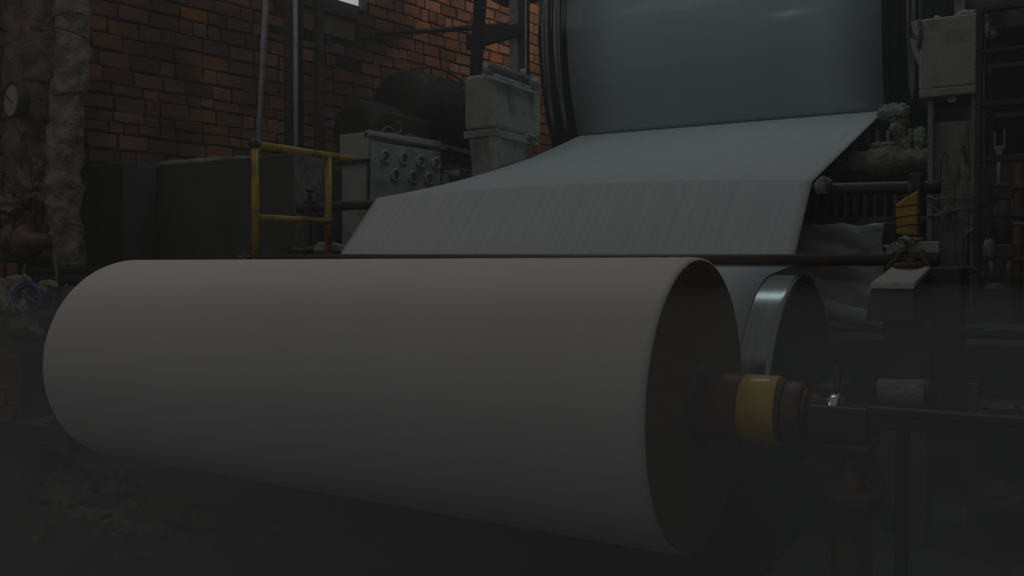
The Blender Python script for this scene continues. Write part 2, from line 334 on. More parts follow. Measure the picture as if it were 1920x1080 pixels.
MB().lathe((0, 0, AX), (1, 0, 0), [(.152, 0), (.152, .111), (.156, .114), (.266, .114), (.270, .111), (.270, 0)], 48).build('sleeve', 'yellow_sleeve', t)['label'] = 'yellow painted spool sleeve'
MB().lathe((0, 0, AX), (1, 0, 0), [(.27, 0), (.27, .103), (.286, .103), (.286, 0)], 40).build('groove_ring', 'black_steel', t)
MB().lathe((0, 0, AX), (1, 0, 0), [(.286, 0), (.286, .094), (.292, .099), (.338, .099), (.344, .094), (.344, 0)], 40).build('hub', 'brown_hub', t)
MB().lathe((0, 0, AX), (1, 0, 0), [(.344, 0), (.344, .080), (.356, .080), (.356, .070), (.38, .070), (.384, .064), (.425, .064), (.425, 0)], 40).build('journal', 'bronze_shaft', t)
MB().lathe((0, 0, AX), (1, 0, 0), [(.425, 0), (.425, .070), (.428, .073), (.452, .073), (.455, .070), (.455, 0)], 40).build('bearing_ring', 'chrome', t)
MB().lathe((0, 0, AX), (1, 0, 0), [(.455, 0), (.455, .062), (.47, .060), (.47, .035), (.56, .033), (.56, 0)], 32).build('shaft_end', 'black_steel', t)
MB().lathe((0, 0, AX), (1, 0, 0), [(-RL - .45, 0), (-RL - .45, .05), (-RL - .1, .05), (-RL - .1, .10), (-RL - .003, .10), (-RL - .003, 0)], 32).build('spool_tail', 'black_steel', t)

# ------------------------------------------------------------------ reel drum
DY, DZ, DR = 1.118, 0.653, 0.63; X0, X1 = -3.10, 0.10
t = thing('reel_drum', 'polished steel reel drum turning behind the paper roll', 'drum', (-1.5, DY, DZ))
MB().lathe((0, DY, DZ), (1, 0, 0), [(X0, DR - .01), (X0 + .01, DR), (X1 - .03, DR), (X1 - .006, DR), (X1, DR - .006), (X1, DR - .03)], 160).build('shell', 'drum_steel', t)
MB().lathe((0, DY, DZ), (1, 0, 0), [(X1, DR - .03), (X1 - .025, DR - .034), (X1 - .03, .2), (X1 + .02, .17), (X1 + .02, 0)], 96).build('end_plate', 'drum_end', t)
MB().lathe((0, DY, DZ), (1, 0, 0), [(X0, 0), (X0, DR - .01)], 96).build('end_plate', 'drum_end', t)
MB().cyl((X1 + .01, DY, DZ), (.36, DY, DZ), .075, n=32).build('journal', 'black_steel', t)
MB().cyl((X0 - .3, DY, DZ), (X0 - .001, DY, DZ), .075, n=32).build('journal', 'black_steel', t)
for s in (-1, 1):
    x = .22 if s > 0 else X0 - .2
    t2 = thing('drum_bearing', 'black bearing block at the %s end of the reel drum' % ('near right' if s > 0 else 'far left'), 'bearing', (x, DY, 0.2))
    MB().box((x - .06, DY - .16, .5), (x + .06, DY + .16, .82)).build('block', 'black_steel', t2, bevel=.02)
    MB().box((x - .09, DY - .24, .2), (x + .09, DY + .24, .5)).build('pedestal', 'black_steel', t2, bevel=.01)

# ------------------------------------------------------------------ dryer cylinder
CY, CZ, CR = 7.19, 3.68, 2.33
t = thing('drying_cylinder', 'huge steel drying cylinder above the paper web', 'cylinder', (-1.58, CY, CZ))
MB().lathe((0, CY, CZ), (1, 0, 0), [(-3.33, CR - .12), (-3.33, CR), (-3.27, CR), (-3.265, CR - .012), (-3.20, CR - .012), (-3.195, CR), (-3.13, CR), (-3.125, CR - .01), (-3.08, CR - .01), (-3.075, CR), (.02, CR), (.025, CR - .01), (.06, CR - .01), (.065, CR), (.12, CR), (.125, CR - .012), (.14, CR - .012), (.145, CR), (.16, CR), (.16, CR - .12)], 200).build('shell', 'steel', t)
for xx in (-3.32, .15):
    MB().lathe((xx, CY, CZ), (1, 0, 0), [(0, CR - .115), (0.002, .5), (0.002, 0)], 96).build('head', 'black_steel', t)
for xx, s in ((-3.33, -1), (.16, 1)):
    MB().cyl((xx, CY, CZ), (xx + s * .5, CY, CZ), .32, n=40).build('journal', 'black_steel', t)

# ------------------------------------------------------------------ the moving paper web
web = thing('paper_web', 'wide pale sheet of paper running from the drying cylinder down to the reel', 'paper web', (-1.5, 1.9, 1.76))
def lerp(a, b, t): return a + (b - a) * t
PEEL = math.atan2(2.62 - CZ, 5.115 - CY)          # angle of the peel line on the cylinder
m2 = MB()
a0, a1 = PEEL + 2 * math.pi if PEEL < 0 else PEEL, R(95)
m2.grid(lambda u, v: (lerp(-3.01, -.15, u), CY + (CR + .004) * math.cos(lerp(a0, a1, v)), CZ + (CR + .004) * math.sin(lerp(a0, a1, v))), 6, 90)
m2.build('cylinder_wrap', 'paper_on_dryer', web, solid=.003)['label'] = 'sheet pressed on the cylinder'
def bar_z(x): u = (x + 2.96) / 2.91; return lerp(1.785, 1.756, u) + .035 * 4 * u * (1 - u)
def upper(u, v):
    xl, xr = lerp(-3.01, -2.96, v), lerp(-.15, -.045, v); x = lerp(xl, xr, u)
    y = lerp(5.115, 1.90, v); z = lerp(2.62, bar_z(x) + .004, v) - .07 * 4 * v * (1 - v) * (1 - u)
    return x, y, z
MB().grid(upper, 60, 50).build('upper_span', 'paper_web', web, solid=.002)
BEND = (1.44, 1.322)
def lower(u, v):
    xl, xr = lerp(-2.96, -2.95, v), lerp(-.045, -.035, v); x = lerp(xl, xr, u)
    if v < .12:
        a = v / .12; bz = bar_z(x); y = 1.90 - .020 * a; z = bz + .004 - .012 * a * a
    else:
        a = (v - .12) / .88; y = lerp(1.88, BEND[0], a); z = lerp(bar_z(x) - .008, BEND[1], a)
    return x, y, z
MB().grid(lower, 60, 30).build('lower_span', 'paper_web', web, solid=.002)
py, pz = BEND[0] - DY, BEND[1] - DZ; dd = math.hypot(py, pz); ta = math.atan2(pz, py) + math.acos(min(1, (DR + .004) / dd))
ny = math.atan2(AX - DZ, -DY)
m2 = MB()
def wrap(u, v):
    x = lerp(-2.95, -.035, u)
    if v < .2:
        a = v / .2; return x, lerp(BEND[0], DY + (DR + .004) * math.cos(ta), a), lerp(BEND[1], DZ + (DR + .004) * math.sin(ta), a)
    a = (v - .2) / .8; g = lerp(ta, ny, a); return x, DY + (DR + .004) * math.cos(g), DZ + (DR + .004) * math.sin(g)
m2.grid(wrap, 8, 60).build('drum_wrap', 'paper_web', web, solid=.002)

# ------------------------------------------------------------------ spreader bar and its brackets
t = thing('spreader_bar', 'black bowed spreader bar under the fold of the paper web', 'bar', (-1.5, 1.88, 1.76))
pts = [(x, 1.935, bar_z(x) - .034) for x in [-2.98 + 2.96 * i / 12 for i in range(13)]]
MB().tube([(-3.72, 1.93, 1.735), (-3.3, 1.935, 1.745)] + pts + [(.25, 1.935, 1.715), (.56, 1.935, 1.706)], .033, 16, 4).build('rod', 'black_steel', t)
MB().blob((.015, 1.87, 1.735), (.045, .045, .045), .5, 3, 4).build('pulp_ring', 'pulp_white', t)
MB().box((.425, 1.84, 1.66), (.485, 1.93, 1.775)).build('clamp', 'black_steel', t, bevel=.008)
t = thing('bar_stand', 'rusty stand holding the left end of the spreader bar', 'stand', (-3.52, 1.88, 1.30))
MB().box((-3.60, 1.85, 1.42), (-3.545, 1.93, 1.79)).build('upright', 'black_steel', t, bevel=.006)
MB().box((-3.535, 1.86, 1.45), (-3.47, 1.92, 1.70)).build('brace', 'black_steel', t, bevel=.006)
MB().cyl((-3.575, 1.89, 1.79), (-3.575, 1.89, 1.86), .016).cyl((-3.575, 1.89, 1.855), (-3.575, 1.89, 1.875), .03, n=6).build('adjusting_screw', 'black_steel', t)
MB().box((-3.66, 1.80, 1.35), (-3.30, 2.0, 1.42)).build('foot', 'concrete_dark', t, bevel=.01)
MB().prism([(-3.5, 1.42), (-3.28, 1.42), (-3.30, 1.47), (-3.42, 1.49)], 'y', 1.80, 1.96).build('wedge', 'grey_paint', t, bevel=.008)
MB().blob((-3.58, 1.80, 1.425), (.11, .09, .04), .5, 3, 2).build('pulp', 'floor_pulp', t)
one('pulp_lump', MB().blob((-3.47, 1.18, 1.365), (.06, .05, .028), .6, 3, 5, 24, 16), 'floor_pulp', 'small ragged lump of pulp at the foot of the yellow railing', 'pulp', (-3.47, 1.18, 1.355))
t = thing('machine_ledge', 'dark machine ledge carrying the yellow railing and bar stand', 'ledge', (-3.5, 2.2, 0))
MB().box((-3.95, .95, .92), (-3.17, 3.75, 1.355)).build('slab', 'concrete_dark', t, bevel=.01)
MB().box((-3.95, 1.50, 0), (-3.17, 3.75, .92)).build('base', 'concrete_dark', t)

# ------------------------------------------------------------------ tension pipe with brackets on the right
t = thing('tension_pipe', 'long rusty pipe running level across in front of the paper web', 'pipe', (-1.5, 1.40, 1.35))
MB().cyl((-3.72, 1.40, 1.374), (.60, 1.40, 1.345), .0265, n=24).build('tube', 'rusty_pipe', t)
MB().cyl((.598, 1.40, 1.345), (.606, 1.40, 1.345), .021, n=20).build('bore_shade_disc', 'black_flat', t)  # solid black disc painting the dark inside of the open pipe end
t = thing('pipe_bracket', 'blocky steel bracket with dusty top carrying the rusty pipe', 'bracket', (.48, 1.35, .90))
MB().hexa([(.36, 1.02, 1.09), (.55, 1.02, 1.09), (.57, 1.30, 1.09), (.38, 1.30, 1.09), (.375, 1.06, 1.235), (.54, 1.06, 1.235), (.575, 1.30, 1.30), (.43, 1.30, 1.30)]).build('block', 'concrete_dark', t, bevel=.012)
MB().hexa([(.372, 1.04, 1.225), (.545, 1.04, 1.225), (.58, 1.32, 1.30), (.42, 1.32, 1.30), (.375, 1.06, 1.250), (.54, 1.06, 1.250), (.578, 1.32, 1.318), (.425, 1.32, 1.318)]).build('cap_plate', 'warm_grey_paint', t, bevel=.005)
MB().box((.40, 1.30, .90), (.70, 1.55, 1.315)).build('back_plate', 'black_steel', t, bevel=.01)
MB().cyl((.50, 1.33, 1.30), (.50, 1.33, 1.325), .032, n=6).cyl((.50, 1.33, 1.325), (.50, 1.33, 1.352), .026, n=6).build('bolt', 'black_steel', t)
t = thing('upper_clamp', 'small stepped steel clamp dusted with white pulp above the pipe', 'clamp', (.52, 1.52, 1.35))
MB().box((.45, 1.45, 1.375), (.60, 1.62, 1.43)).build('plate', 'warm_grey_paint', t, bevel=.006)
MB().box((.47, 1.46, 1.315), (.585, 1.60, 1.375)).build('body', 'black_steel', t, bevel=.006)
MB().blob((.475, 1.48, 1.432), (.05, .05, .02), .6, 3, 3).build('pulp', 'pulp_white', t)
MB().cyl((.525, 1.50, 1.43), (.525, 1.50, 1.452), .02, n=6).build('bolt', 'black_steel', t)
one('pulp_tuft', MB().blob((.425, 1.43, 1.385), (.045, .04, .035), .8, 4, 8), 'pulp_white', 'white tuft of wet pulp sitting on the rusty pipe', 'pulp', (.425, 1.43, 1.36))
t = thing('rope_lashing', 'brown twisted rope tied round the rusty pipe end', 'rope', (.49, 1.36, 1.33))
def twisted(mb, pts, r, turns=14):
    c = MB().tube(pts, .001, 3, 8); ring = [sum((Vector(c.v[i * 3 + j]) for j in range(3)), Vector()) / 3 for i in range(len(c.v) // 3)]
    n_ = len(ring)
    for ph in (0, math.pi):
        out = []
        for i, p in enumerate(ring):
            d = (ring[min(i + 1, n_ - 1)] - ring[max(i - 1, 0)]).normalized(); u = d.orthogonal().normalized(); v = d.cross(u); a = ph + turns * 2 * math.pi * i / n_
            out.append(p + (u * math.cos(a) + v * math.sin(a)) * r * .6)
        mb.tube(out, r * .62, 6, 1)
    return mb
twisted(MB(), [(.405, 1.31, 1.315), (.43, 1.352, 1.345), (.455, 1.378, 1.378), (.462, 1.42, 1.382), (.46, 1.45, 1.35)], .010, 5).build('strand', 'rope', t)
twisted(MB(), [(.53, 1.43, 1.38), (.54, 1.38, 1.378), (.55, 1.355, 1.35), (.565, 1.33, 1.32), (.575, 1.30, 1.28)], .011, 5).build('strand', 'rope', t)
twisted(MB(), [(.44, 1.30, 1.322), (.47, 1.28, 1.322), (.51, 1.28, 1.322), (.54, 1.31, 1.325)], .012, 5).build('strand', 'rope', t)
t = thing('rope_scrap', 'frayed end of brown rope hanging beside the dusty column', 'rope', (.66, 1.50, 1.27))
for k, dx in enumerate((0, .028, .05)):
    twisted(MB(), [(.60 + dx, 1.46, 1.26), (.62 + dx, 1.47, 1.295), (.66 + dx, 1.48, 1.31), (.70 + dx, 1.48, 1.28 + .008 * k)], .010, 4).build('strand', 'rope', t)
one('bracket_post', MB().box((.415, 1.12, .20), (.60, 1.35, 1.09)), 'black_steel', 'dark steel post standing under the pipe bracket', 'post', (.5, 1.23, .2), bevel=.01)
# yellow bundle
t = thing('taped_bundle', 'yellow taped bundle hanging under the spreader bar end', 'bundle', (.48, 1.86, 1.48))
MB().hexa([(.375, 1.80, 1.475), (.475, 1.80, 1.465), (.475, 1.90, 1.465), (.375, 1.90, 1.475), (.37, 1.80, 1.625), (.475, 1.80, 1.69), (.475, 1.90, 1.69), (.37, 1.90, 1.625)]).build('wrap', 'yellow_tape', t, bevel=.012)
for z in (1.51, 1.555, 1.605): MB().hexa([(.366, 1.795, z), (.480, 1.795, z + .012), (.480, 1.905, z + .012), (.366, 1.905, z), (.366, 1.795, z + .004), (.480, 1.795, z + .017), (.480, 1.905, z + .017), (.366, 1.905, z + .004)]).build('binding_cord', 'brown_rag', t)
MB().cyl((.45, 1.85, 1.42), (.45, 1.85, 1.48), .012).build('tail', 'black_steel', t); MB().cyl((.44, 1.85, 1.66), (.44, 1.85, 1.72), .02).build('hanger', 'black_steel', t)

# ------------------------------------------------------------------ right dusty column with box on top
t = thing('machine_column', 'tall dust-caked steel column on the right of the paper web', 'column', (.49, 3.6, .9))
MB().box((.352, 3.40, .94), (.385, 3.85, 2.395)).build('flange', 'dusty_column', t, bevel=.006)
MB().box((.600, 3.40, .94), (.632, 3.85, 2.395)).build('flange', 'dusty_column', t, bevel=.006)
MB().box((.385, 3.47, .94), (.600, 3.60, 2.25)).build('web_plate', 'dusty_column', t)
MB().cyl((.49, 3.38, 2.385), (.49, 3.44, 2.385), .03, n=10).build('bolt', 'warm_grey_paint', t)
MB().blob((.56, 3.46, 1.6), (.05, .03, .45), .7, 5, 6, 16, 30).build('caked_dust', 'dusty_column', t)
t = thing('right_gear_box', 'pale dusty square box on top of the right column', 'box', (.46, 3.6, 2.395))
MB().box((.300, 3.36, 2.455), (.632, 3.85, 2.90)).build('body', 'warm_grey_paint', t, bevel=.014)
MB().box((.305, 3.34, 2.395), (.640, 3.87, 2.448)).build('base_flange', 'warm_grey_paint', t, bevel=.008)
MB().hexa([(.255, 3.37, 2.72), (.300, 3.37, 2.60), (.300, 3.43, 2.60), (.255, 3.43, 2.72), (.242, 3.37, 2.79), (.300, 3.37, 2.77), (.300, 3.43, 2.77), (.242, 3.43, 2.79)]).build('lug', 'warm_grey_paint', t, bevel=.004)
MB().hexa([(.268, 3.37, 2.81), (.300, 3.37, 2.80), (.300, 3.43, 2.80), (.268, 3.43, 2.81), (.245, 3.37, 2.895), (.302, 3.37, 2.905), (.302, 3.43, 2.905), (.245, 3.43, 2.895)]).build('lug', 'warm_grey_paint', t, bevel=.004)
MB().blob((.30, 3.35, 2.80), (.016, .02, .085), .6, 4, 3).build('pulp', 'pulp_white', t)
for k, (x, r) in enumerate(((.56, .03), (.60, .022), (.53, .02), (.40, .016))): MB().blob((x, 3.40, 2.905), (r * 1.3, r, r), .5, 3, k + 10, 12, 8).build('pulp', 'warm_grey_paint', t)
one('channel_post', MB().prism([(.485, 3.55), (.545, 3.55), (.545, 3.62), (.535, 3.62), (.535, 3.56), (.495, 3.56), (.495, 3.62), (.485, 3.62)], 'z', 2.90, 4.4), 'dusty_column', 'speckled grey channel post rising from the right square box', 'post', (.515, 3.58, 2.90))
# strings and hose on the column
one('tied_wire', MB().tube([(.352, 3.385, 1.765), (.40, 3.38, 1.748), (.50, 3.38, 1.755), (.58, 3.38, 1.745), (.64, 3.385, 1.752)], .007, 6), 'grey_wire', 'dusty wire stretched level across the column', 'wire', (.49, 3.385, 1.75))
t = thing('knotted_wire', 'dusty knotted wires with a lump across the column', 'wire', (.49, 3.38, 1.66))
MB().tube([(.36, 3.39, 1.64), (.42, 3.37, 1.642), (.47, 3.36, 1.66), (.55, 3.375, 1.675), (.64, 3.385, 1.68)], .011, 6).build('strand', 'grey_wire', t)
MB().tube([(.352, 3.385, 1.76), (.39, 3.38, 1.70), (.45, 3.37, 1.65), (.53, 3.375, 1.62), (.60, 3.385, 1.58)], .005, 6).build('strand', 'grey_wire', t)
MB().blob((.475, 3.36, 1.665), (.03, .025, .034), .6, 3, 4).build('knot', 'grey_wire', t)
one('hanging_wire_loop', MB().tube([(.425, 3.385, 1.60), (.43, 3.385, 1.90), (.445, 3.38, 2.02), (.462, 3.38, 2.035), (.472, 3.38, 2.0), (.462, 3.38, 1.96)], .003, 5), 'black_flat', 'thin dark wire with a looped end hanging on the column', 'wire', (.44, 3.385, 1.60))
one('bent_hose', MB().tube([(.68, 3.38, 1.46), (.64, 3.37, 1.53), (.60, 3.365, 1.535), (.565, 3.365, 1.48), (.555, 3.365, 1.35), (.575, 3.365, 1.15), (.60, 3.37, 1.0)], .013, 8), 'grey_wire', 'grey hose bent over and drooping down the column', 'hose', (.6, 3.37, 1.0))

# ------------------------------------------------------------------ doctor beam assembly under the cylinder
t = thing('doctor_beam', 'pulp-caked doctor beam with ribs below the drying cylinder', 'beam', (-1.3, 3.9, 1.6))
m2 = MB(); off = Vector((3, 1, 2))
def caked(u, v):
    x = lerp(-2.93, .345, u); a = lerp(-.4, math.pi + .5, v); q = 1 + .30 * noise.fractal(Vector((x * 3.5, math.cos(a), math.sin(a))) * 1.6 + off, 1, 2, 4)
    return x, 3.85 - .20 * q * math.sin(a), 2.03 - .10 * q * math.cos(a) + .015 * math.sin(x * 6)
m2.grid(caked, 130, 14).build('caked_lip', 'pulp_brown', t, solid=.02)
MB().box((-2.93, 3.78, 1.885), (.345, 4.4, 1.91)).build('under_shelf', 'black_steel', t)
MB().box((-2.93, 3.72, 1.62), (.35, 3.78, 1.66)).build('lower_lip', 'pulp_brown', t, bevel=.008)
MB().box((-2.93, 3.90, 1.0), (.35, 4.0, 2.12)).build('back_plate', 'black_flat', t)
for k in range(14):
    x = .25 - k * .066
    MB().hexa([(x - .012, 3.74, 1.66), (x + .012, 3.74, 1.66), (x + .012, 3.90, 1.66), (x - .012, 3.90, 1.66), (x - .016, 3.74, 1.88), (x + .010, 3.74, 1.88), (x + .010, 3.90, 1.88), (x - .016, 3.90, 1.88)]).build('rib', 'pulp_brown', t, bevel=.004)
for k in range(9):
    x = .30 - k * .075
    MB().box((x - .012, 4.22, 2.05), (x + .012, 4.3, 2.33 - .0 * k)).build('rib', 'pulp_brown', t, bevel=.004)
MB().box((-.10, 4.02, 2.14), (.32, 4.14, 2.22)).build('caked_ledge', 'pulp_brown', t, bevel=.02)
t = thing('pulp_curtain', 'pale green ragged mass of pulp hanging off the cylinder edge', 'pulp', (.1, 3.9, 2.2))
for k, (x, z, a, b) in enumerate(((.05, 2.385, .05, .05), (.10, 2.38, .055, .055), (.155, 2.375, .05, .05), (.12, 2.325, .04, .05), (.165, 2.31, .035, .05), (.135, 2.265, .05, .05), (.15, 2.21, .045, .05), (.185, 2.165, .045, .045), (.195, 2.12, .03, .03), (.265, 2.205, .05, .055), (.27, 2.145, .04, .06), (.268, 2.085, .018, .055))):
    MB().blob((x, 3.74 - .015 * (k % 3), z), (a, .035, b), .55, 4.5, k + 1, 26, 18).build('clot', 'pulp_green', t)
one('pulp_clot', MB().blob((-3.02, 4.05, 2.46), (.12, .06, .05), .6, 3, 15), 'pulp_green', 'small greenish pulp clot at the far left edge of the cylinder', 'pulp', (-3.02, 4.05, 2.41))
# canvas under the doctor beam
def canvas(u, v):
    x = lerp(-1.2, .21, u); z = lerp(1.565, .97, v)
    f = noise.fractal(Vector((x * 2.2 + z * 1.5, z * 5, 3)), 1, 2, 4) * .06 + .035 * math.sin((x * 1.2 + z * 3 + .4 * math.sin(x * 5)) * 6) * v
    return x + .03 * noise.noise(Vector((z * 5, 1, x))), 2.62 - .10 * v + f - (.10 * (v - .85) / .15 if v > .85 else 0), z + .03 * noise.noise(Vector((x * 6, 0, 7)))
one('canvas_cover', MB().grid(canvas, 70, 40), 'canvas', 'creased greyish canvas cover hanging below the doctor beam', 'canvas', (-.5, 2.6, .96), solid=.012)
def roll_c(u, v):
    x = lerp(-.12, .24, u); a = v * 2 * math.pi; q = 1 + .45 * noise.fractal(Vector((x * 9, math.cos(a), math.sin(a))), 1, 2, 3)
    return x, 2.42 + .05 * q * math.cos(a), 1.005 + .08 * (1 - u) + .05 * q * math.sin(a)
one('canvas_hem', MB().grid(roll_c, 24, 16), 'canvas', 'rolled bottom hem of canvas lying on the dusty deck', 'canvas', (.05, 2.42, .955))
t = thing('machine_bed', 'long dark machine bed with dusty deck behind the reel drum', 'machine bed', (-.8, 2.6, 0))
MB().box((-3.15, 1.95, 0), (1.9, 3.9, .90)).build('base', 'black_steel', t)
MB().box((-3.15, 1.90, .90), (1.9, 3.9, .945)).build('deck_plate', 'deck', t, bevel=.006)
MB().box((-1.3, 2.74, .945), (.25, 2.80, 1.575)).build('canvas_frame', 'black_steel', t, bevel=.01)
one('pulp_crumbs', MB().blob((.78, 2.5, .97), (.40, .25, .035), .6, 6, 22, 40, 12, .945), 'deck', 'low drift of grey crumbs on the deck beside the black rack', 'debris', (.78, 2.5, .945))

# ------------------------------------------------------------------ right black rack with air cylinder
t = thing('instrument_rack', 'black angle-iron rack at the right edge of the machine', 'rack', (.95, 2.62, .945))
MB().box((.668, 2.58, .945), (.700, 2.62, 2.72)).build('post', 'black_steel', t, bevel=.003)
MB().box((1.30, 2.58, .945), (1.33, 2.62, 2.76)).build('post', 'black_steel', t, bevel=.003)
for z, th in ((2.70, .03), (2.475, .022), (2.185, .03), (1.885, .034), (1.583, .012)):
    MB().box((.70, 2.575, z), (1.30, 2.61, z + th)).build('cross_bar', 'black_steel', t, bevel=.003)
for z0, z1 in ((2.50, 2.70), (2.21, 2.472), (1.922, 2.182)):
    MB().box((.70, 3.0, z0), (1.30, 3.01, z1)).build('panel', 'black_flat', t)
MB().box((.69, 2.58, 1.255), (1.30, 2.95, 1.275)).build('shelf', 'deck', t, bevel=.003)
MB().blob((.725, 2.60, 2.60), (.016, .02, .045), .7, 4, 31).blob((.75, 2.605, 2.57), (.02, .02, .03), .8, 4, 33).build('pulp', 'pulp_green', t)
t = thing('air_cylinder', 'olive pneumatic cylinder with pale piston rod in the rack', 'air cylinder', (.80, 2.75, 1.275))
MB().box((.745, 2.70, 1.685), (.855, 2.80, 1.755)).build('top_cap', 'olive_cylinder', t, bevel=.012)
MB().cyl((.80, 2.75, 1.44), (.80, 2.75, 1.685), .043, n=28).build('barrel', 'olive_cylinder', t)
MB().box((.735, 2.69, 1.36), (.865, 2.81, 1.44)).build('bottom_cap', 'olive_cylinder', t, bevel=.012)
for x in (.752, .848): MB().cyl((x, 2.71, 1.44), (x, 2.71, 1.69), .006, n=8).build('tie_rod', 'olive_cylinder', t)
MB().cyl((.781, 2.72, 1.755), (.781, 2.72, 1.935), .0085, n=12).build('piston_rod', 'pale_conduit', t)['label'] = 'piston rod with its shine painted as a pale colour'  # pale non-metal colour stands in for the reflection on polished metal
MB().blob((.80, 2.73, 1.76), (.045, .04, .018), .4, 3, 5).build('dust_heap', 'pulp_brown', t)
MB().box((.765, 2.70, 1.935), (.797, 2.74, 1.965)).box((.756, 2.70, 1.965), (.812, 2.74, 1.985)).box((.756, 2.70, 1.985), (.766, 2.74, 2.065)).box((.802, 2.70, 1.985), (.812, 2.74, 2.075)).build('clevis', 'warm_grey_paint', t, bevel=.004)
for x in (.755, .835): MB().cyl((x, 2.74, 1.275), (x, 2.74, 1.36), .013, n=10).build('foot_stud', 'warm_grey_paint', t)
MB().blob((.742, 2.68, 1.41), (.03, .03, .055), .4, 3, 12).build('valve_lump', 'warm_grey_paint', t)
one('terminal_box', MB().box((.69, 2.66, 1.655), (.738, 2.72, 1.80)), 'olive_box', 'small olive terminal box beside the air cylinder', 'box', (.714, 2.69, 1.655), bevel=.005)
one('red_and_blue_cable', MB().tube([(.712, 2.72, 2.72), (.708, 2.70, 2.42), (.714, 2.70, 2.2), (.708, 2.70, 2.05), (.716, 2.70, 1.92), (.714, 2.70, 1.80)], .0045, 6), 'red_cable', 'thin red cable hanging in the black rack', 'cable', (.712, 2.70, 1.80))
one('blue_cable', MB().tube([(.718, 2.72, 2.72), (.713, 2.71, 2.42), (.716, 2.71, 2.2), (.715, 2.71, 2.05), (.712, 2.71, 1.92), (.722, 2.71, 1.80)], .004, 6), 'blue_cable', 'thin blue cable hanging beside the red cable', 'cable', (.716, 2.71, 1.80))
t = thing('green_cable_bundle', 'bundle of thin green cables in the black rack', 'cable', (.735, 2.72, 1.8))
for k in range(4):
    MB().tube([(.725 + .004 * k, 2.72, 2.42), (.73 + .006 * k, 2.72, 2.12), (.742 + .008 * k, 2.72, 1.96), (.70 + .016 * k, 2.70, 1.84), (.70 + .010 * k, 2.69, 1.79)], .0035, 5).build('strand', 'green_cable', t)
one('green_strap', MB().grid(lambda u, v: (.642 + .035 * u + .02 * math.sin(v * 3.1), 3.0 - .02 * v, lerp(1.80, 1.10, v)), 3, 20), 'green_strap', 'faded green strap hanging between column and rack', 'strap', (.66, 3.0, 1.10), solid=.006)
t = thing('copper_pipes', 'orange-brown vertical pipes behind the rack, warm lamplight painted into their colour', 'pipes', (.95, 3.5, .945))
for x, r in ((.862, .03), (.945, .045), (1.06, .04)): MB().cyl((x, 3.5, .945), (x, 3.5, 2.02), r, n=20).build('pipe', 'copper_orange', t)
for z in (1.35, 1.62, 1.80): MB().box((.82, 3.44, z), (1.12, 3.56, z + .025)).build('clip', 'copper_orange', t, bevel=.003)
one('blue_hose', MB().tube([(.82, 2.9, 1.56), (.86, 2.92, 1.555), (.90, 2.95, 1.555), (1.0, 3.0, 1.53), (1.15, 3.0, 1.50)], .012, 8), 'pale_blue_hose', 'pale blue hose crossing behind the air cylinder', 'hose', (1.0, 3, 1.5))
one('gauge_disc', MB().lathe((.775, 2.66, 1.185), (0, 0, 1), [(0, 0), (0, .05), (.008, .06), (.04, .06), (.045, .05), (.045, 0)], 28), 'warm_grey_paint', 'round grey disc hanging under the dusty rack shelf', 'disc', (.775, 2.66, 1.185))
one('dark_wedge', MB().prism([(.80, .97), (1.2, .97), (1.2, 1.20), (.93, 1.13)], 'y', 2.64, 2.72), 'dark_motor', 'dark wedge-shaped guard leaning under the rack shelf', 'guard', (1.0, 2.68, .97), bevel=.01)
one('support_strut', MB().cyl((.70, 2.63, 1.25), (.775, 2.66, 1.0), .007, n=8), 'grey_wire', 'thin diagonal strut under the dusty rack shelf', 'strut', (.74, 2.65, 1.0))

# ------------------------------------------------------------------ spool support bar and pedestal, front right
t = thing('spool_support', 'dark horizontal arm and cradle holding the yellow spool end', 'support arm', (.6, 0, 0))
MB().box((.385, -.145, .80), (.555, -.118, .900)).build('front_plate', 'black_steel', t, bevel=.008)
MB().box((.385, -.118, .755), (.555, .11, .778)).build('cradle_floor', 'black_steel', t, bevel=.004)
MB().box((.385, .085, .778), (.555, .11, .87)).build('back_plate', 'black_steel', t, bevel=.004)
MB().box((.555, -.15, .885), (1.35, -.10, .908)).build('top_bar', 'black_steel', t, bevel=.004)
MB().box((.555, -.145, .845), (1.35, -.105, .885)).build('lower_bar', 'black_steel', t, bevel=.004)
one('locking_lever', MB().tube([(.436, .04, .925), (.434, .05, .96), (.432, .06, 1.0)], .012, 10), 'brown_hub', 'short brown lever standing up behind the bright bearing ring', 'lever', (.434, .05, .92))
t = thing('wrapped_sleeve', 'dusty felt-wrapped sleeve lying beside the spool end', 'sleeve', (.60, .24, 0))
MB().wrapped((.530, .24, .90), (.672, .24, .905), .047, 3, .5, .06, 30).build('felt', 'dusty_column', t)
MB().lathe((.672, .24, .905), (1, 0, 0), [(0, 0), (0, .045), (.014, .045), (.014, .028), (.03, .028), (.03, 0)], 24).build('cap', 'black_steel', t)
MB().box((.585, .22, .0), (.625, .26, .858)).build('rest', 'black_flat', t, bevel=.004)
t = thing('screw_pedestal', 'round stepped screw pedestal under the spool cradle', 'pedestal', (.49, 0, 0))
MB().box((.36, -.13, 0), (.62, .13, .05)).build('base_plate', 'brown_hub', t, bevel=.008)
MB().lathe((.49, 0, .05), (0, 0, 1), [(0, 0), (0, .085), (.06, .07), (.40, .060), (.53, .060)], 40).build('column', 'brown_hub', t)
MB().lathe((.49, 0, .575), (0, 0, 1), [(0, .05), (0, .080), (.008, .088), (.04, .088), (.05, .080), (.05, .046)], 40).build('flange', 'brown_hub', t)
MB().lathe((.49, 0, .62), (0, 0, 1), [(0, .044), (.07, .043), (.075, .038), (.075, .03)], 32).build('nut', 'brown_hub', t)
MB().lathe((.49, 0, .69), (0, 0, 1), [(0, .027), (.065, .026), (.065, 0)], 28).build('screw', 'brown_hub', t)
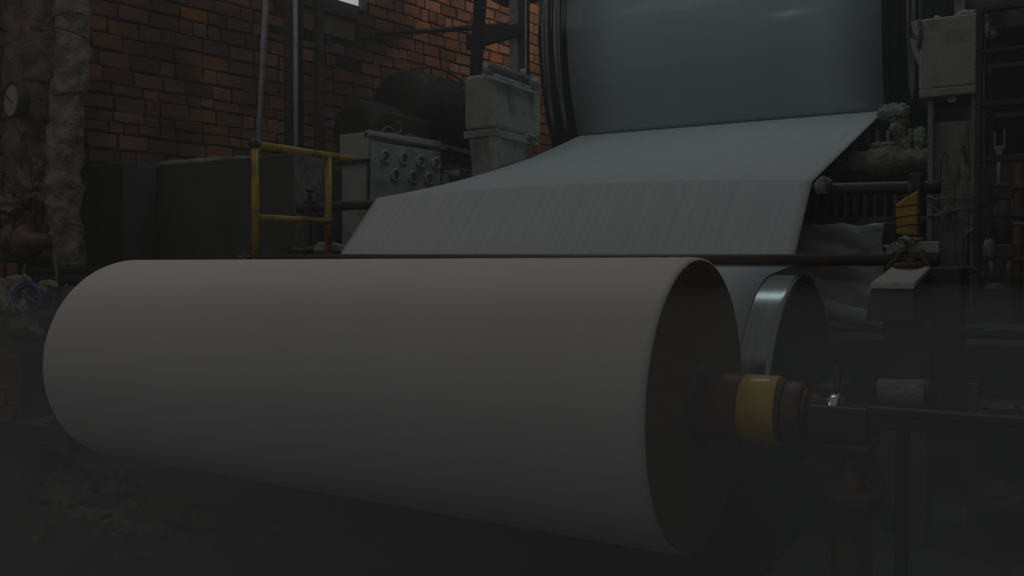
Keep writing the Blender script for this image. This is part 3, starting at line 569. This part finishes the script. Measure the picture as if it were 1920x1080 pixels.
for sx in (-1, 1): MB().cyl((.49 + sx * .105, -.10, .05), (.49 + sx * .105, -.10, .075), .015, n=6).build('bolt', 'black_steel', t)
one('machine_foundation', MB().box((.13, .30, 0), (1.9, 1.94, .20)), 'concrete_dark', 'low dark concrete foundation under the right side supports', 'foundation', (1, 1.1, 0), bevel=.02)
t = thing('side_cabinet', 'dark steel side cabinet with littered shelves at the lower right edge', 'cabinet', (1.1, 1.0, .20))
MB().box((.755, .88, .20), (.79, .93, .87)).build('post', 'black_steel', t, bevel=.003)
MB().box((.755, .88, .735), (1.6, 1.4, .755)).build('shelf', 'black_steel', t, bevel=.003)
MB().box((.755, .88, .40), (1.6, 1.4, .42)).build('shelf', 'black_steel', t, bevel=.003)
MB().box((.755, 1.4, .20), (1.6, 1.42, .87)).build('back_panel', 'black_flat', t)
one('shelf_scraps', MB().blob((.93, 1.05, .757), (.15, .12, .03), .7, 5, 41, 30, 10, .755), 'floor_pulp', 'heap of scraps on the upper shelf of the side cabinet', 'debris', (.93, 1.05, .755))
one('shelf_scraps', MB().blob((.92, 1.05, .422), (.17, .12, .04), .7, 5, 43, 30, 10, .42), 'floor_pulp', 'heap of scraps on the lower shelf of the side cabinet', 'debris', (.92, 1.05, .42))
t = thing('angled_chute', 'tapered brownish chute below the spool support arm', 'chute', (.55, 1.0, .2))
MB().hexa([(.52, 1.00, .20), (.60, 1.00, .20), (.60, 1.10, .20), (.52, 1.10, .20), (.36, 1.00, .70), (.60, 1.00, .70), (.60, 1.10, .70), (.36, 1.10, .70)]).build('face', 'olive_box', t, bevel=.006)
one('stone_block', MB().blob((.38, 1.32, .245), (.09, .07, .045), .3, 3, 51, 14, 10, .20), 'floor_pulp', 'pale crusted pulp lump on the foundation behind the pedestal', 'pulp', (.38, 1.32, .20))

# ------------------------------------------------------------------ left: tank, railing, cabinet
t = thing('low_tank', 'dark green concrete tank with dusty top below the brick wall', 'tank', (-5.1, 2.8, 0))
MB().hexa([(-6.27, 2.2, 0), (-4.04, 2.2, 0), (-4.04, 3.6, 0), (-6.08, 3.6, 0), (-6.27, 2.2, 2.2), (-4.04, 2.2, 2.2), (-4.04, 3.6, 2.2), (-6.08, 3.6, 2.2)]).build('body', 'green_tank', t, bevel=.012)
MB().hexa([(-6.31, 1.85, 0), (-5.65, 1.85, 0), (-5.65, 2.19, 0), (-6.265, 2.19, 0), (-6.31, 1.85, 2.20), (-5.65, 1.85, 2.19), (-5.65, 2.19, 2.19), (-6.265, 2.19, 2.20)]).build('side_bin', 'green_tank', t, bevel=.012)
MB().grid(lambda u, v: (-4.033, lerp(2.20, 3.2, u), lerp(2.19, 1.0, v)), 2, 2).build('plaster_side', 'rough_plaster', t, solid=.012)
for k, (x, a, b) in enumerate(((-5.55, .35, .05), (-5.15, .3, .045), (-4.75, .25, .03), (-5.8, .3, .03), (-6.0, .2, .03))):
    MB().blob((x, 2.32, 2.20), (a, .10, b), .5, 5, 60 + k, 30, 10, 2.195).build('dust_drift', 'dusty_column', t)
t = thing('safety_railing', 'worn yellow tube safety railing beside the dark tank', 'railing', (-3.3, 1.45, 1.355))
MB().cyl((-3.30, 1.11, 1.355), (-3.30, 1.11, 2.09), .024).build('post', 'yellow_paint', t)
MB().cyl((-3.30, 1.785, 1.355), (-3.30, 1.785, 2.075), .024).build('post', 'yellow_paint', t)
MB().cyl((-3.30, 1.11, 2.09), (-3.30, 2.02, 2.09), .025).build('top_rail', 'yellow_paint', t)
MB().cyl((-3.30, 1.11, 1.63), (-3.30, 1.785, 1.63), .022).build('mid_rail', 'yellow_paint', t)
MB().blob((-3.30, 1.11, 2.09), (.034, .034, .036), .3, 3, 3).build('joint', 'black_steel', t)
MB().blob((-3.30, 1.785, 1.63), (.034, .034, .034), .3, 3, 5).build('joint', 'olive_box', t)

t = thing('switch_cabinet', 'dusty grey switch cabinet with seven round knobs beside the railing', 'cabinet', (-3.7, 2.9, 1.355))
cz0, cz1 = 1.72, 2.385
MB().box((-3.92, 2.60, 2.17), (-3.625, 3.35, 2.385)).build('hood', 'grey_paint', t, bevel=.006)
MB().box((-3.92, 2.62, 1.355), (-3.66, 3.35, 2.16)).build('body', 'grey_paint', t, bevel=.006)
MB().box((-3.96, 2.58, 2.145), (-3.66, 2.66, 2.172)).build('ledge', 'black_steel', t, bevel=.004)
MB().blob((-3.86, 2.61, 2.175), (.07, .03, .018), .4, 3, 9).build('dust_heap', 'warm_grey_paint', t)
MB().hexa([(-3.63, 2.63, 1.70), (-3.60, 2.61, 1.70), (-3.50, 3.42, 1.70), (-3.53, 3.42, 1.70), (-3.63, 2.63, 2.31), (-3.60, 2.61, 2.31), (-3.50, 3.42, 2.31), (-3.53, 3.42, 2.31)]).build('front_panel', 'grey_paint', t, bevel=.005)
MB().hexa([(-3.66, 2.60, 2.33), (-3.60, 2.60, 2.36), (-3.50, 3.43, 2.345), (-3.60, 3.43, 2.345), (-3.66, 2.60, 2.40), (-3.61, 2.60, 2.40), (-3.50, 3.43, 2.40), (-3.60, 3.43, 2.40)]).build('top_flange', 'grey_paint', t, bevel=.004)
def knob_at(yy, zz):
    x = -3.60 + (yy - 2.61) / .81 * .10; nrm = Vector((.81, -.10, 0)).normalized(); p = Vector((x, yy, zz))
    k = MB().lathe(p - nrm * .004, nrm, [(0, .012), (0, .056), (.012, .058), (.022, .05), (.022, .040), (.014, .036), (.014, 0)], 28).build('knob', 'grey_paint', t)
    a = random.uniform(.9, 2.1); d = Vector((-nrm.y, nrm.x, 0)) * math.cos(a) + Vector((0, 0, 1)) * math.sin(a)
    MB().tube([p + nrm * .02 - d * .03, p + nrm * .02 + d * .03], .009, 8, 1).build('pointer', 'dark_motor', k)
for yy, zz in ((2.76, 2.20), (2.97, 2.205), (3.17, 2.20), (3.36, 2.20), (2.875, 2.06), (3.075, 2.06), (3.27, 2.06)): knob_at(yy, zz)
t = thing('loose_wires', 'loose bare wires curling on top of the switch cabinet', 'wire', (-3.65, 2.95, 2.39))
for k, pts in enumerate((((-3.66, 2.80, 2.395), (-3.66, 2.84, 2.44), (-3.66, 2.92, 2.47), (-3.65, 2.98, 2.43), (-3.64, 3.0, 2.40)), ((-3.66, 2.85, 2.395), (-3.67, 2.92, 2.42), (-3.66, 3.05, 2.44), (-3.66, 3.08, 2.50), (-3.66, 3.02, 2.52)), ((-3.64, 3.08, 2.40), (-3.63, 3.15, 2.43), (-3.62, 3.24, 2.42), (-3.61, 3.28, 2.40)))):
    MB().tube(pts, .006, 6).build('strand', 'grey_wire', t)
t = thing('pipe_stub', 'short capped grey pipe stub right of the switch cabinet', 'pipe', (-3.55, 3.6, 1.9))
MB().cyl((-3.60, 3.60, 2.13), (-3.40, 3.60, 2.13), .035).build('arm', 'grey_paint', t)
MB().cyl((-3.56, 3.60, 1.355), (-3.56, 3.60, 2.13), .045).build('stem', 'grey_paint', t)
# stacked lumber / scrap behind the cabinet
for k, (y0, z0, dy, ang) in enumerate(((3.55, 2.26, 1.05, .02), (3.62, 2.32, .95, -.05), (3.66, 2.20, 1.0, .06), (3.75, 2.38, .75, .03))):
    one('scrap_plank', MB().box((-4.02 + .03 * k, y0, z0), (-3.80 + .03 * k, y0 + dy, z0 + .045), ang), 'pulp_brown', ['dark crusted plank second from the bottom of the scrap pile', 'dark crusted plank second from the top of the scrap pile', 'lowest dark crusted plank in the scrap pile', 'topmost dark crusted plank in the scrap pile'][k], 'plank', (-3.9 + .03 * k, y0 + dy / 2, z0), group='crusted planks by the switch cabinet', bevel=.008)
one('scrap_trestle', MB().box((-4.02, 3.77, 0), (-3.72, 4.75, 2.195)), 'pulp_brown', 'dark crusted block carrying the scrap planks', 'block', (-3.87, 4.2, 0), bevel=.01)
# motor and blower
t = thing('drive_motor', 'big black drive motor with ribbed drum behind the switch cabinet', 'motor', (-4.3, 4.1, 2.2))
MB().lathe((-4.10, 3.55, 2.80), (.05, 1, .02), [(0, 0), (0, .22), (.02, .28), (.06, .315), (.14, .33), (.5, .33), (.9, .31), (1.3, .27), (1.7, .22), (1.7, 0)], 44).build('casing', 'dark_motor', t)
for k in range(5): MB().torus((-4.09 + .012 * k, 3.75 + .16 * k, 2.80 + .004 * k), (.05, 1, .02), .332 - .004 * k, .010, 40, 6).build('rib', 'dark_motor', t)
MB().box((-4.35, 3.6, 2.2), (-3.95, 5.1, 2.52)).build('base', 'dark_motor', t, bevel=.02)
MB().tube([(-4.05, 3.7, 3.13), (-4.0, 4.0, 3.2), (-3.95, 4.3, 3.17), (-3.9, 4.6, 3.02)], .008, 6).build('cable', 'black_flat', t)
t = thing('blower', 'round black blower housing left of the drive motor', 'blower', (-4.2, 3.2, 2.2))
MB().lathe((-4.14, 3.0, 2.49), (.1, 1, 0), [(0, 0), (0, .20), (.02, .25), (.06, .275), (.30, .28), (.5, .26), (.55, 0)], 44).build('housing', 'dark_motor', t)
MB().box((-4.14, 3.05, 2.35), (-3.70, 3.55, 2.62)).build('duct', 'dark_motor', t, bevel=.03)
# posts behind the tank
one('leaning_pole', MB().cyl((-5.18, 2.9, 2.20), (-5.0, 2.9, 4.4), .026), 'pale_conduit', 'thin pale pole leaning behind the tank', 'pole', (-5.2, 2.9, 2.2))
t = thing('round_column', 'thick grey round column standing behind the tank', 'column', (-4.72, 2.9, 2.2))
MB().cyl((-4.72, 2.9, 2.2), (-4.72, 2.9, 4.6), .085, n=28).build('shaft', 'concrete_dark', t)
MB().cyl((-4.635, 2.84, 2.2), (-4.635, 2.84, 4.6), .022, n=14).build('conduit', 'pale_conduit', t)
one('square_post', MB().box((-4.47, 2.88, 2.2), (-4.40, 2.95, 4.6)), 'black_steel', 'black square steel post right of the round column', 'post', (-4.43, 2.9, 2.2), bevel=.004)
one('cross_angle', MB().hexa([(-5.10, 2.98, 3.45), (-5.10, 3.02, 3.45), (-4.40, 3.02, 3.25), (-4.40, 2.98, 3.25), (-5.10, 2.98, 3.53), (-5.10, 3.02, 3.53), (-4.40, 3.02, 3.33), (-4.40, 2.98, 3.33)]), 'black_steel', 'dark sloping angle bar tying the posts together', 'bar', (-4.75, 3.0, 3.3))
# left housing of the cylinder
t = thing('left_bearing_housing', 'grey-green dusty bearing housing left of the drying cylinder', 'bearing housing', (-3.15, 3.85, 1.0))
MB().box((-3.31, 3.50, 2.49), (-2.985, 4.30, 2.955)).build('body', 'grey_paint', t, bevel=.03)
MB().box((-3.30, 3.475, 2.415), (-2.965, 4.22, 2.478)).build('base_flange', 'grey_paint', t, bevel=.008)
MB().hexa([(-3.12, 3.52, 1.0), (-3.02, 3.52, 1.0), (-3.02, 4.10, 1.0), (-3.12, 4.10, 1.0), (-3.26, 3.50, 2.415), (-3.0, 3.50, 2.415), (-3.0, 4.15, 2.415), (-3.26, 4.15, 2.415)]).build('pedestal', 'grey_paint', t, bevel=.008)
MB().hexa([(-3.02, 3.49, 2.0), (-2.995, 3.49, 2.0), (-2.995, 3.52, 2.0), (-3.02, 3.52, 2.0), (-3.05, 3.48, 2.415), (-2.98, 3.48, 2.415), (-2.98, 3.60, 2.415), (-3.05, 3.60, 2.415)]).build('gusset', 'grey_paint', t, bevel=.004)
def chan(u0): return [(-3.06, 2.90), (-2.93, 2.86), (-2.93, 2.885), (-3.04, 2.925), (-3.04, 3.0), (-2.985, 3.0), (-2.975, 3.025), (-3.06, 3.03)]
MB().prism(chan(0), 'y', 3.44, 4.15).build('lid_channel', 'grey_paint', t, bevel=.008)
MB().blob((-3.0, 4.17, 2.98), (.06, .08, .05), .4, 3, 71).build('pulp', 'grey_paint', t); MB().blob((-3.05, 3.46, 2.98), (.03, .04, .05), .5, 3, 72).build('pulp', 'grey_paint', t)
MB().cyl((-2.98, 3.95, 3.0), (-2.98, 3.95, 3.06), .03, n=14).build('plug', 'grey_paint', t)
# posts and beams above the housing
t = thing('left_channel_column', 'grey speckled steel channel column rising behind the left housing', 'column', (-3.5, 4.9, 0))
MB().box((-3.67, 4.86, 0), (-3.585, 4.95, 5.6)).build('flange', 'dusty_column', t, bevel=.004)
MB().box((-3.585, 4.90, 0), (-3.50, 4.99, 5.6)).build('web_plate', 'black_steel', t, bevel=.004)
MB().cyl((-3.497, 4.90, 0), (-3.497, 4.90, 5.6), .009, n=8).build('edge_bead', 'grey_paint', t)
one('slanted_strut', MB().hexa([(-4.06, 4.66, 2.6), (-3.97, 4.66, 2.6), (-3.97, 4.74, 2.6), (-4.06, 4.74, 2.6), (-3.94, 4.70, 4.8), (-3.84, 4.70, 4.8), (-3.84, 4.80, 4.8), (-3.94, 4.80, 4.8)]), 'black_flat', 'black slanted strut in front of the brick wall', 'strut', (-3.95, 4.7, 2.6))
one('dark_cross_arm', MB().hexa([(-4.10, 4.75, 3.53), (-4.06, 4.66, 3.53), (-3.52, 4.84, 3.64), (-3.56, 4.93, 3.64), (-4.10, 4.75, 3.66), (-4.06, 4.66, 3.66), (-3.52, 4.84, 3.76), (-3.56, 4.93, 3.76)]), 'black_flat', 'short black cross arm between the slanted strut and column', 'beam', (-3.8, 4.8, 3.55))
one('wall_pipe', MB().cyl((-5.86, 5.42, 4.08), (-3.62, 5.05, 3.80), .03, n=14), 'black_steel', 'thin dark pipe running level from brick wall to column', 'pipe', (-4.7, 5.2, 3.9))
t = thing('hanging_wires', 'thin pale wires dangling from the wall pipe', 'wire', (-4.2, 5.1, 3.9))
MB().tube([(-4.75, 5.2, 4.28), (-4.4, 5.15, 4.22), (-4.15, 5.1, 4.1), (-4.12, 5.08, 3.92), (-4.02, 5.0, 3.82)], .008, 6).build('strand', 'black_flat', t)
MB().tube([(-4.2, 5.1, 4.45), (-4.18, 5.1, 4.2), (-4.14, 5.09, 4.0)], .006, 6).build('strand', 'grey_wire', t)
MB().tube([(-4.02, 5.1, 4.5), (-3.98, 5.1, 4.25), (-3.93, 5.05, 4.05)], .006, 6).build('strand', 'grey_wire', t)
one('overhead_hood', MB().hexa([(-4.75, 5.8, 4.52), (-4.0, 5.6, 4.52), (-4.0, 6.6, 4.52), (-4.75, 6.6, 4.52), (-5.0, 5.5, 5.0), (-3.9, 5.4, 5.0), (-3.9, 6.8, 5.0), (-5.0, 6.8, 5.0)]), 'dark_motor', 'dark overhead hood at the top edge before the brick wall', 'hood', (-4.4, 6.2, 4.5))
one('overhead_deck', MB().hexa([(-4.0, 6.0, 4.55), (-3.4, 6.0, 4.35), (-3.4, 9.5, 4.35), (-4.0, 9.5, 4.55), (-4.0, 6.0, 4.62), (-3.4, 6.0, 4.42), (-3.4, 9.5, 4.42), (-4.0, 9.5, 4.62)]), 'dark_motor', 'dark sloping deck plate at the top beside the channel column', 'deck', (-3.7, 7.7, 4.4))

# ------------------------------------------------------------------ far left: wrapped pipes, gauge, valve, rags
t = thing('wrapped_pipe', 'thick burlap-wrapped steam pipe nearest the brick wall opening, right of the three', 'pipe', (-5.36, 1.2, 1.31))
MB().wrapped((-5.40, 1.2, 1.31), (-5.345, 1.2, 4.4), .118, 1, .30, .26, 44, .06).build('lagging', 'burlap_grey', t)
for k, z in enumerate((1.62, 1.95, 2.26, 2.62, 3.08, 3.2)): MB().torus((-5.385 + .018 * (z - 1.3), 1.2, z), (.25 * math.sin(k * 2), .2 * math.cos(k * 3), 1), .121, .006, 30, 6).build('binding_cord', 'brown_rag', t)
t = thing('wrapped_pipe', 'burlap-wrapped steam pipe in the middle of the three at far left', 'pipe', (-5.75, 1.2, 1.9))
MB().wrapped((-5.77, 1.22, 1.75), (-5.765, 1.22, 4.4), .125, 5, .40, .22, 44, .05).build('lagging', 'burlap', t)
for z in (2.3, 2.75, 3.15): MB().torus((-5.768, 1.22, z), (.1, .1, 1), .128, .006, 30, 6).build('binding_cord', 'brown_rag', t)
t = thing('wrapped_pipe', 'burlap-wrapped steam pipe at the left edge behind the gauge', 'pipe', (-6.1, 1.25, 1.9))
MB().wrapped((-6.10, 1.28, 1.8), (-6.08, 1.28, 4.4), .13, 9, .33, .28, 44, .05).build('lagging', 'burlap', t)
t = thing('pressure_gauge', 'round black pressure gauge with pinkish white dial at left edge', 'gauge', (-5.62, .98, 1.6))
gd = Vector((.30, -.95, .05)).normalized(); gc = Vector((-5.62, .90, 2.555))
gd = Vector((-.10, -1, .03)).normalized()
MB().lathe(gc - gd * .085, gd, [(0, 0), (0, .115), (.015, .128), (.065, .130), (.08, .137), (.095, .134), (.095, .120), (.087, .117)], 44).build('case', 'black_steel', t)
MB().lathe(gc - gd * .0, gd, [(0, .118), (.003, 0)], 44).build('dial', 'dial', t)
MB().tube([gc + gd * .008 + Vector((.03, 0, -.03)), gc + gd * .008 + Vector((-.07, 0, .045))], .004, 6, 1).build('needle', 'black_flat', t)
MB().cyl(gc + Vector((.0, .08, -.30)), gc + Vector((.0, .08, -.12)), .018).cyl(gc + Vector((0, .08, -.24)), gc + Vector((0, .08, -.20)), .032, n=6).build('stem', 'copper_orange', t)
MB().tube([gc + Vector((0, .08, -.30)), gc + Vector((.02, .1, -.42)), gc + Vector((.06, .12, -.55)), gc + Vector((.05, .14, -.75)), gc + Vector((-.02, .16, -.95))], .022, 8).build('siphon_pipe', 'brown_rag', t)
t = thing('flanged_valve', 'brown rusty flanged valve lying between the wrapped pipes', 'valve', (-5.8, 1.0, 1.4))
MB().lathe((-5.86, 1.0, 1.52), (1, 0, -.05), [(0, 0), (0, .09), (.12, .09), (.12, .15), (.16, .15), (.16, .10), (.24, .085), (.24, .13), (.275, .13), (.275, .07), (.48, .065), (.48, 0)], 32).build('body', 'brown_hub', t)
for k in range(6):
    a = k * math.pi / 3; MB().cyl((-5.76, 1.0 + .12 * math.cos(a), 1.52 + .12 * math.sin(a)), (-5.68, 1.0 + .12 * math.cos(a), 1.52 + .12 * math.sin(a)), .016, n=6).build('bolt', 'brown_hub', t)
one('burlap_heap', MB().blob((-5.66, 1.10, 1.93), (.20, .13, .17), .5, 3, 81, 40, 26), 'burlap', 'rumpled brown burlap heaped under the middle wrapped pipe', 'burlap', (-5.82, 1.05, 1.7))
one('burlap_scrap', MB().blob((-5.82, .95, 1.75), (.15, .10, .09), .6, 3, 83, 36, 22), 'burlap_grey', 'grey burlap scrap tucked above the rusty valve', 'burlap', (-6.02, .95, 1.6))
one('wrapped_stub', MB().wrapped((-5.56, 1.06, 1.94), (-5.52, 1.04, 2.06), .028, 4, .2, .2, 16), 'burlap', 'small wrapped stub poking up beside the right wrapped pipe', 'stub', (-5.54, 1.05, 1.94))
t = thing('stepped_pedestal', 'dark stepped steel base under the right wrapped pipe', 'base', (-5.4, 1.2, 0))
MB().box((-5.60, 1.0, 1.27), (-5.19, 1.40, 1.305)).build('top_plate', 'black_steel', t, bevel=.004)
MB().box((-5.57, 1.02, 1.20), (-5.20, 1.38, 1.255)).build('channel', 'concrete_dark', t, bevel=.004)
MB().box((-5.55, 1.05, 0), (-5.23, 1.35, 1.20)).build('plinth', 'black_flat', t)
one('steel_shelf', MB().box((-6.15, .92, 1.36), (-5.62, 1.3, 1.385)).box((-6.10, 1.2, 0), (-5.66, 1.28, 1.36)), 'black_steel', 'narrow black steel shelf beneath the rusty valve', 'shelf', (-5.9, 1.1, 0))
for k, pts in enumerate((((-5.60, .98, 1.34), (-5.55, .93, 1.24), (-5.45, .88, 1.10), (-5.34, .84, 1.0), (-5.30, .83, .9)), ((-5.24, .98, 1.38), (-5.17, .95, 1.30), (-5.12, .92, 1.2), (-5.13, .9, 1.05), (-5.15, .9, .9)))):
    one('green_cable', MB().tube(pts, .011, 7), 'green_cable', ['green cable drooping from the left of the stepped base', 'green cable hanging down right of the stepped base'][k], 'cable', pts[2])
def rag(u, v):
    x = lerp(-5.30, -4.97, u) + .12 * v * v + .03 * noise.noise(Vector((v * 5, u * 3, 2))); z = 1.25 - .36 * v - .10 * (u - .5) ** 2 + .05 * noise.noise(Vector((u * 6, v * 2, 1)))
    return x + .12 * v * (u - .2), .62 + .07 * noise.fractal(Vector((u * 7, v * 3, 0)), 1, 2, 4) - .04 * math.sin(v * 3), z
one('hanging_rag', MB().grid(rag, 30, 40), 'pale_rag', 'pale torn rag hanging at the left edge', 'rag', (-5.1, .62, .9), solid=.02)
t = thing('hand_wheel', 'dark blue ring hand wheel beside the hanging rag', 'hand wheel', (-4.88, .58, .98))
hw = Vector((.45, -.85, .1))
MB().torus((-4.90, .58, 1.10), hw, .094, .022, 36, 10).build('rim', 'blue_paint', t)
MB().cyl((-4.90, .58, 1.10), (-4.90 - .07, .58 + .14, 1.09), .02).build('stem', 'black_steel', t)
MB().tube([(-4.97, .56, 1.13), (-4.90, .58, 1.10), (-4.83, .61, 1.07)], .012, 8, 1).build('spoke', 'blue_paint', t)
one('plastic_scrap', MB().blob((-4.82, .66, 1.17), (.06, .05, .05), .7, 3, 90), 'pale_rag', 'crumpled pale plastic scrap behind the blue hand wheel', 'scrap', (-4.82, .66, 1.12))
for k in range(3):
    one('rag_roll', MB().blob((-4.68 + .05 * k, .72, 1.13 - .015 * k), (.03, .035, .065), .4, 3, 95 + k), 'brown_rag', '%s of the three brown rag rolls right of the blue hand wheel' % ('leftmost', 'middle', 'rightmost')[k], 'rag', (-4.68 + .05 * k, .72, 1.06), group='brown rag rolls by the hand wheel')
t = thing('left_bench', 'black steel bench below the hand wheel at the far left', 'bench', (-5.0, .7, 0))
MB().box((-5.6, .55, .98), (-4.55, 1.0, 1.0)).build('upper_shelf', 'black_steel', t, bevel=.003)
MB().box((-5.6, .50, .765), (-4.45, 1.0, .80)).build('top', 'black_steel', t, bevel=.003)
MB().cyl((-4.95, .49, .805), (-4.40, .49, .81), .008).build('edge_glint_rod', 'chrome', t)['label'] = 'thin chrome rod added for the glint of the bench edge'  # separate rod added in place of the shine along the bench edge
for x in (-5.5, -4.95, -4.55): MB().box((x, .52, 0), (x + .06, .58, .765)).build('leg', 'black_steel', t, bevel=.003)
MB().box((-5.5, .95, 0), (-4.5, .97, .75)).build('back_panel', 'black_flat', t)
t = thing('spool_stand', 'dark low spool stand at the left end of the paper roll', 'stand', (-3.95, .10, 0))
MB().box((-4.05, .02, 0), (-3.86, .20, .30)).build('pillar', 'concrete_dark', t, bevel=.006)
MB().box((-4.10, -.02, .30), (-3.55, .24, .335)).build('lower_plate', 'black_steel', t, bevel=.004)
MB().box((-4.02, .02, .335), (-3.60, .20, .40)).build('rail', 'black_steel', t, bevel=.004)
MB().box((-4.08, -.01, .40), (-3.55, .22, .425)).build('upper_plate', 'black_steel', t, bevel=.004)
MB().prism([(-3.46, .78), (-3.28, .78), (-3.30, .60), (-3.40, .60)], 'y', -.07, .07).build('cradle', 'black_steel', t, bevel=.005)
MB().box((-3.70, .0, .425), (-3.30, .16, .60)).build('bracket', 'black_steel', t, bevel=.006)
MB().blob((-3.84, .10, .43), (.06, .06, .03), .7, 3, 101).build('pulp', 'floor_pulp', t)

# ------------------------------------------------------------------ debris on the floor
heaps = [((-3.72, .16, 0), (.24, .20, .14), 'floor_pulp', 'large crusted pulp heap on the floor by the left stand', 111),
         ((-3.52, .26, 0), (.13, .11, .17), 'floor_pulp', 'tall lump of pulp just right of the large heap', 112),
         ((-3.05, .06, 0), (.17, .13, .075), 'floor_pulp', 'pale pulp pile on the floor beneath the roll end', 113),
         ((-2.80, .12, 0), (.24, .14, .09), 'floor_pulp_brown', 'brown pulp pile on the floor beneath the roll end', 114),
         ((-2.82, -.06, 0), (.20, .08, .045), 'floor_pulp', 'low pulp streak in front of the brown pile', 115),
         ((-3.28, -.06, 0), (.16, .08, .04), 'floor_pulp', 'low pulp crust left of the pale pile', 116),
         ((.28, 1.7, 0), (.15, .12, .07), 'floor_pulp', 'pulp pile on the floor right of the drum bearing', 117)]
for c, rd, m, lb, sd in heaps:
    one('pulp_heap', MB().blob(c, rd, .6, 3.2, sd, 40, 20, 0.0), m, lb, 'pulp', c, group='pulp heaps on the floor')
rs = random.Random(5)
spots = [(-3.42, -.28), (-3.30, -.30), (-3.13, -.42), (-2.62, -.16), (-2.55, -.05), (-2.33, -.10), (-2.52, -.30), (-2.58, -.38), (-2.40, .25), (-2.30, .30), (-3.0, -.22), (-2.86, -.20), (-2.2, .1), (-3.55, -.15), (-2.68, -.28)]
for k, (x, y) in enumerate(spots):
    a = rs.uniform(.025, .06)
    one('pulp_scrap', MB().blob((x, y, .0), (a, a * rs.uniform(.4, .8), a * .35), .7, 3, 130 + k, 14, 8, 0.0), 'floor_pulp', 'small torn scrap of pulp lying on the dark floor under the roll', 'pulp', (x, y, 0), group='pulp scraps on the floor')

# ------------------------------------------------------------------ haze volumes added to lift the blacks
def haze(name, a, b, dens, label):
    m = bpy.data.materials.new(name); m.use_nodes = True; nt = m.node_tree; nt.nodes.remove(nt.nodes['Principled BSDF'])
    v = nt.nodes.new('ShaderNodeVolumeScatter'); v.inputs['Color'].default_value = (0.99, 0.95, 0.92, 1); v.inputs['Density'].default_value = dens
    nt.links.new(v.outputs[0], nt.nodes['Material Output'].inputs['Volume']); M[name] = m
    o = MB().box(a, b).build(name, name, None, ((a[0] + b[0]) / 2, (a[1] + b[1]) / 2, a[2])); tag(o, label, 'haze', kind='stuff')
haze('black_lift_haze_low', (-1.7, -4.5, 0.002), (4.0, 0.7, 1.26), 0.135, 'thicker low haze added to lift the blacks in front of the reel')  # scatter box added to raise the dark tones low in view
haze('black_lift_haze_hall', (-9, -7.9, 0.001), (4.99, 15.99, 7.5), 0.019, 'thin haze added to lift the blacks across the mill hall')  # second added box, a weaker lift over the whole hall
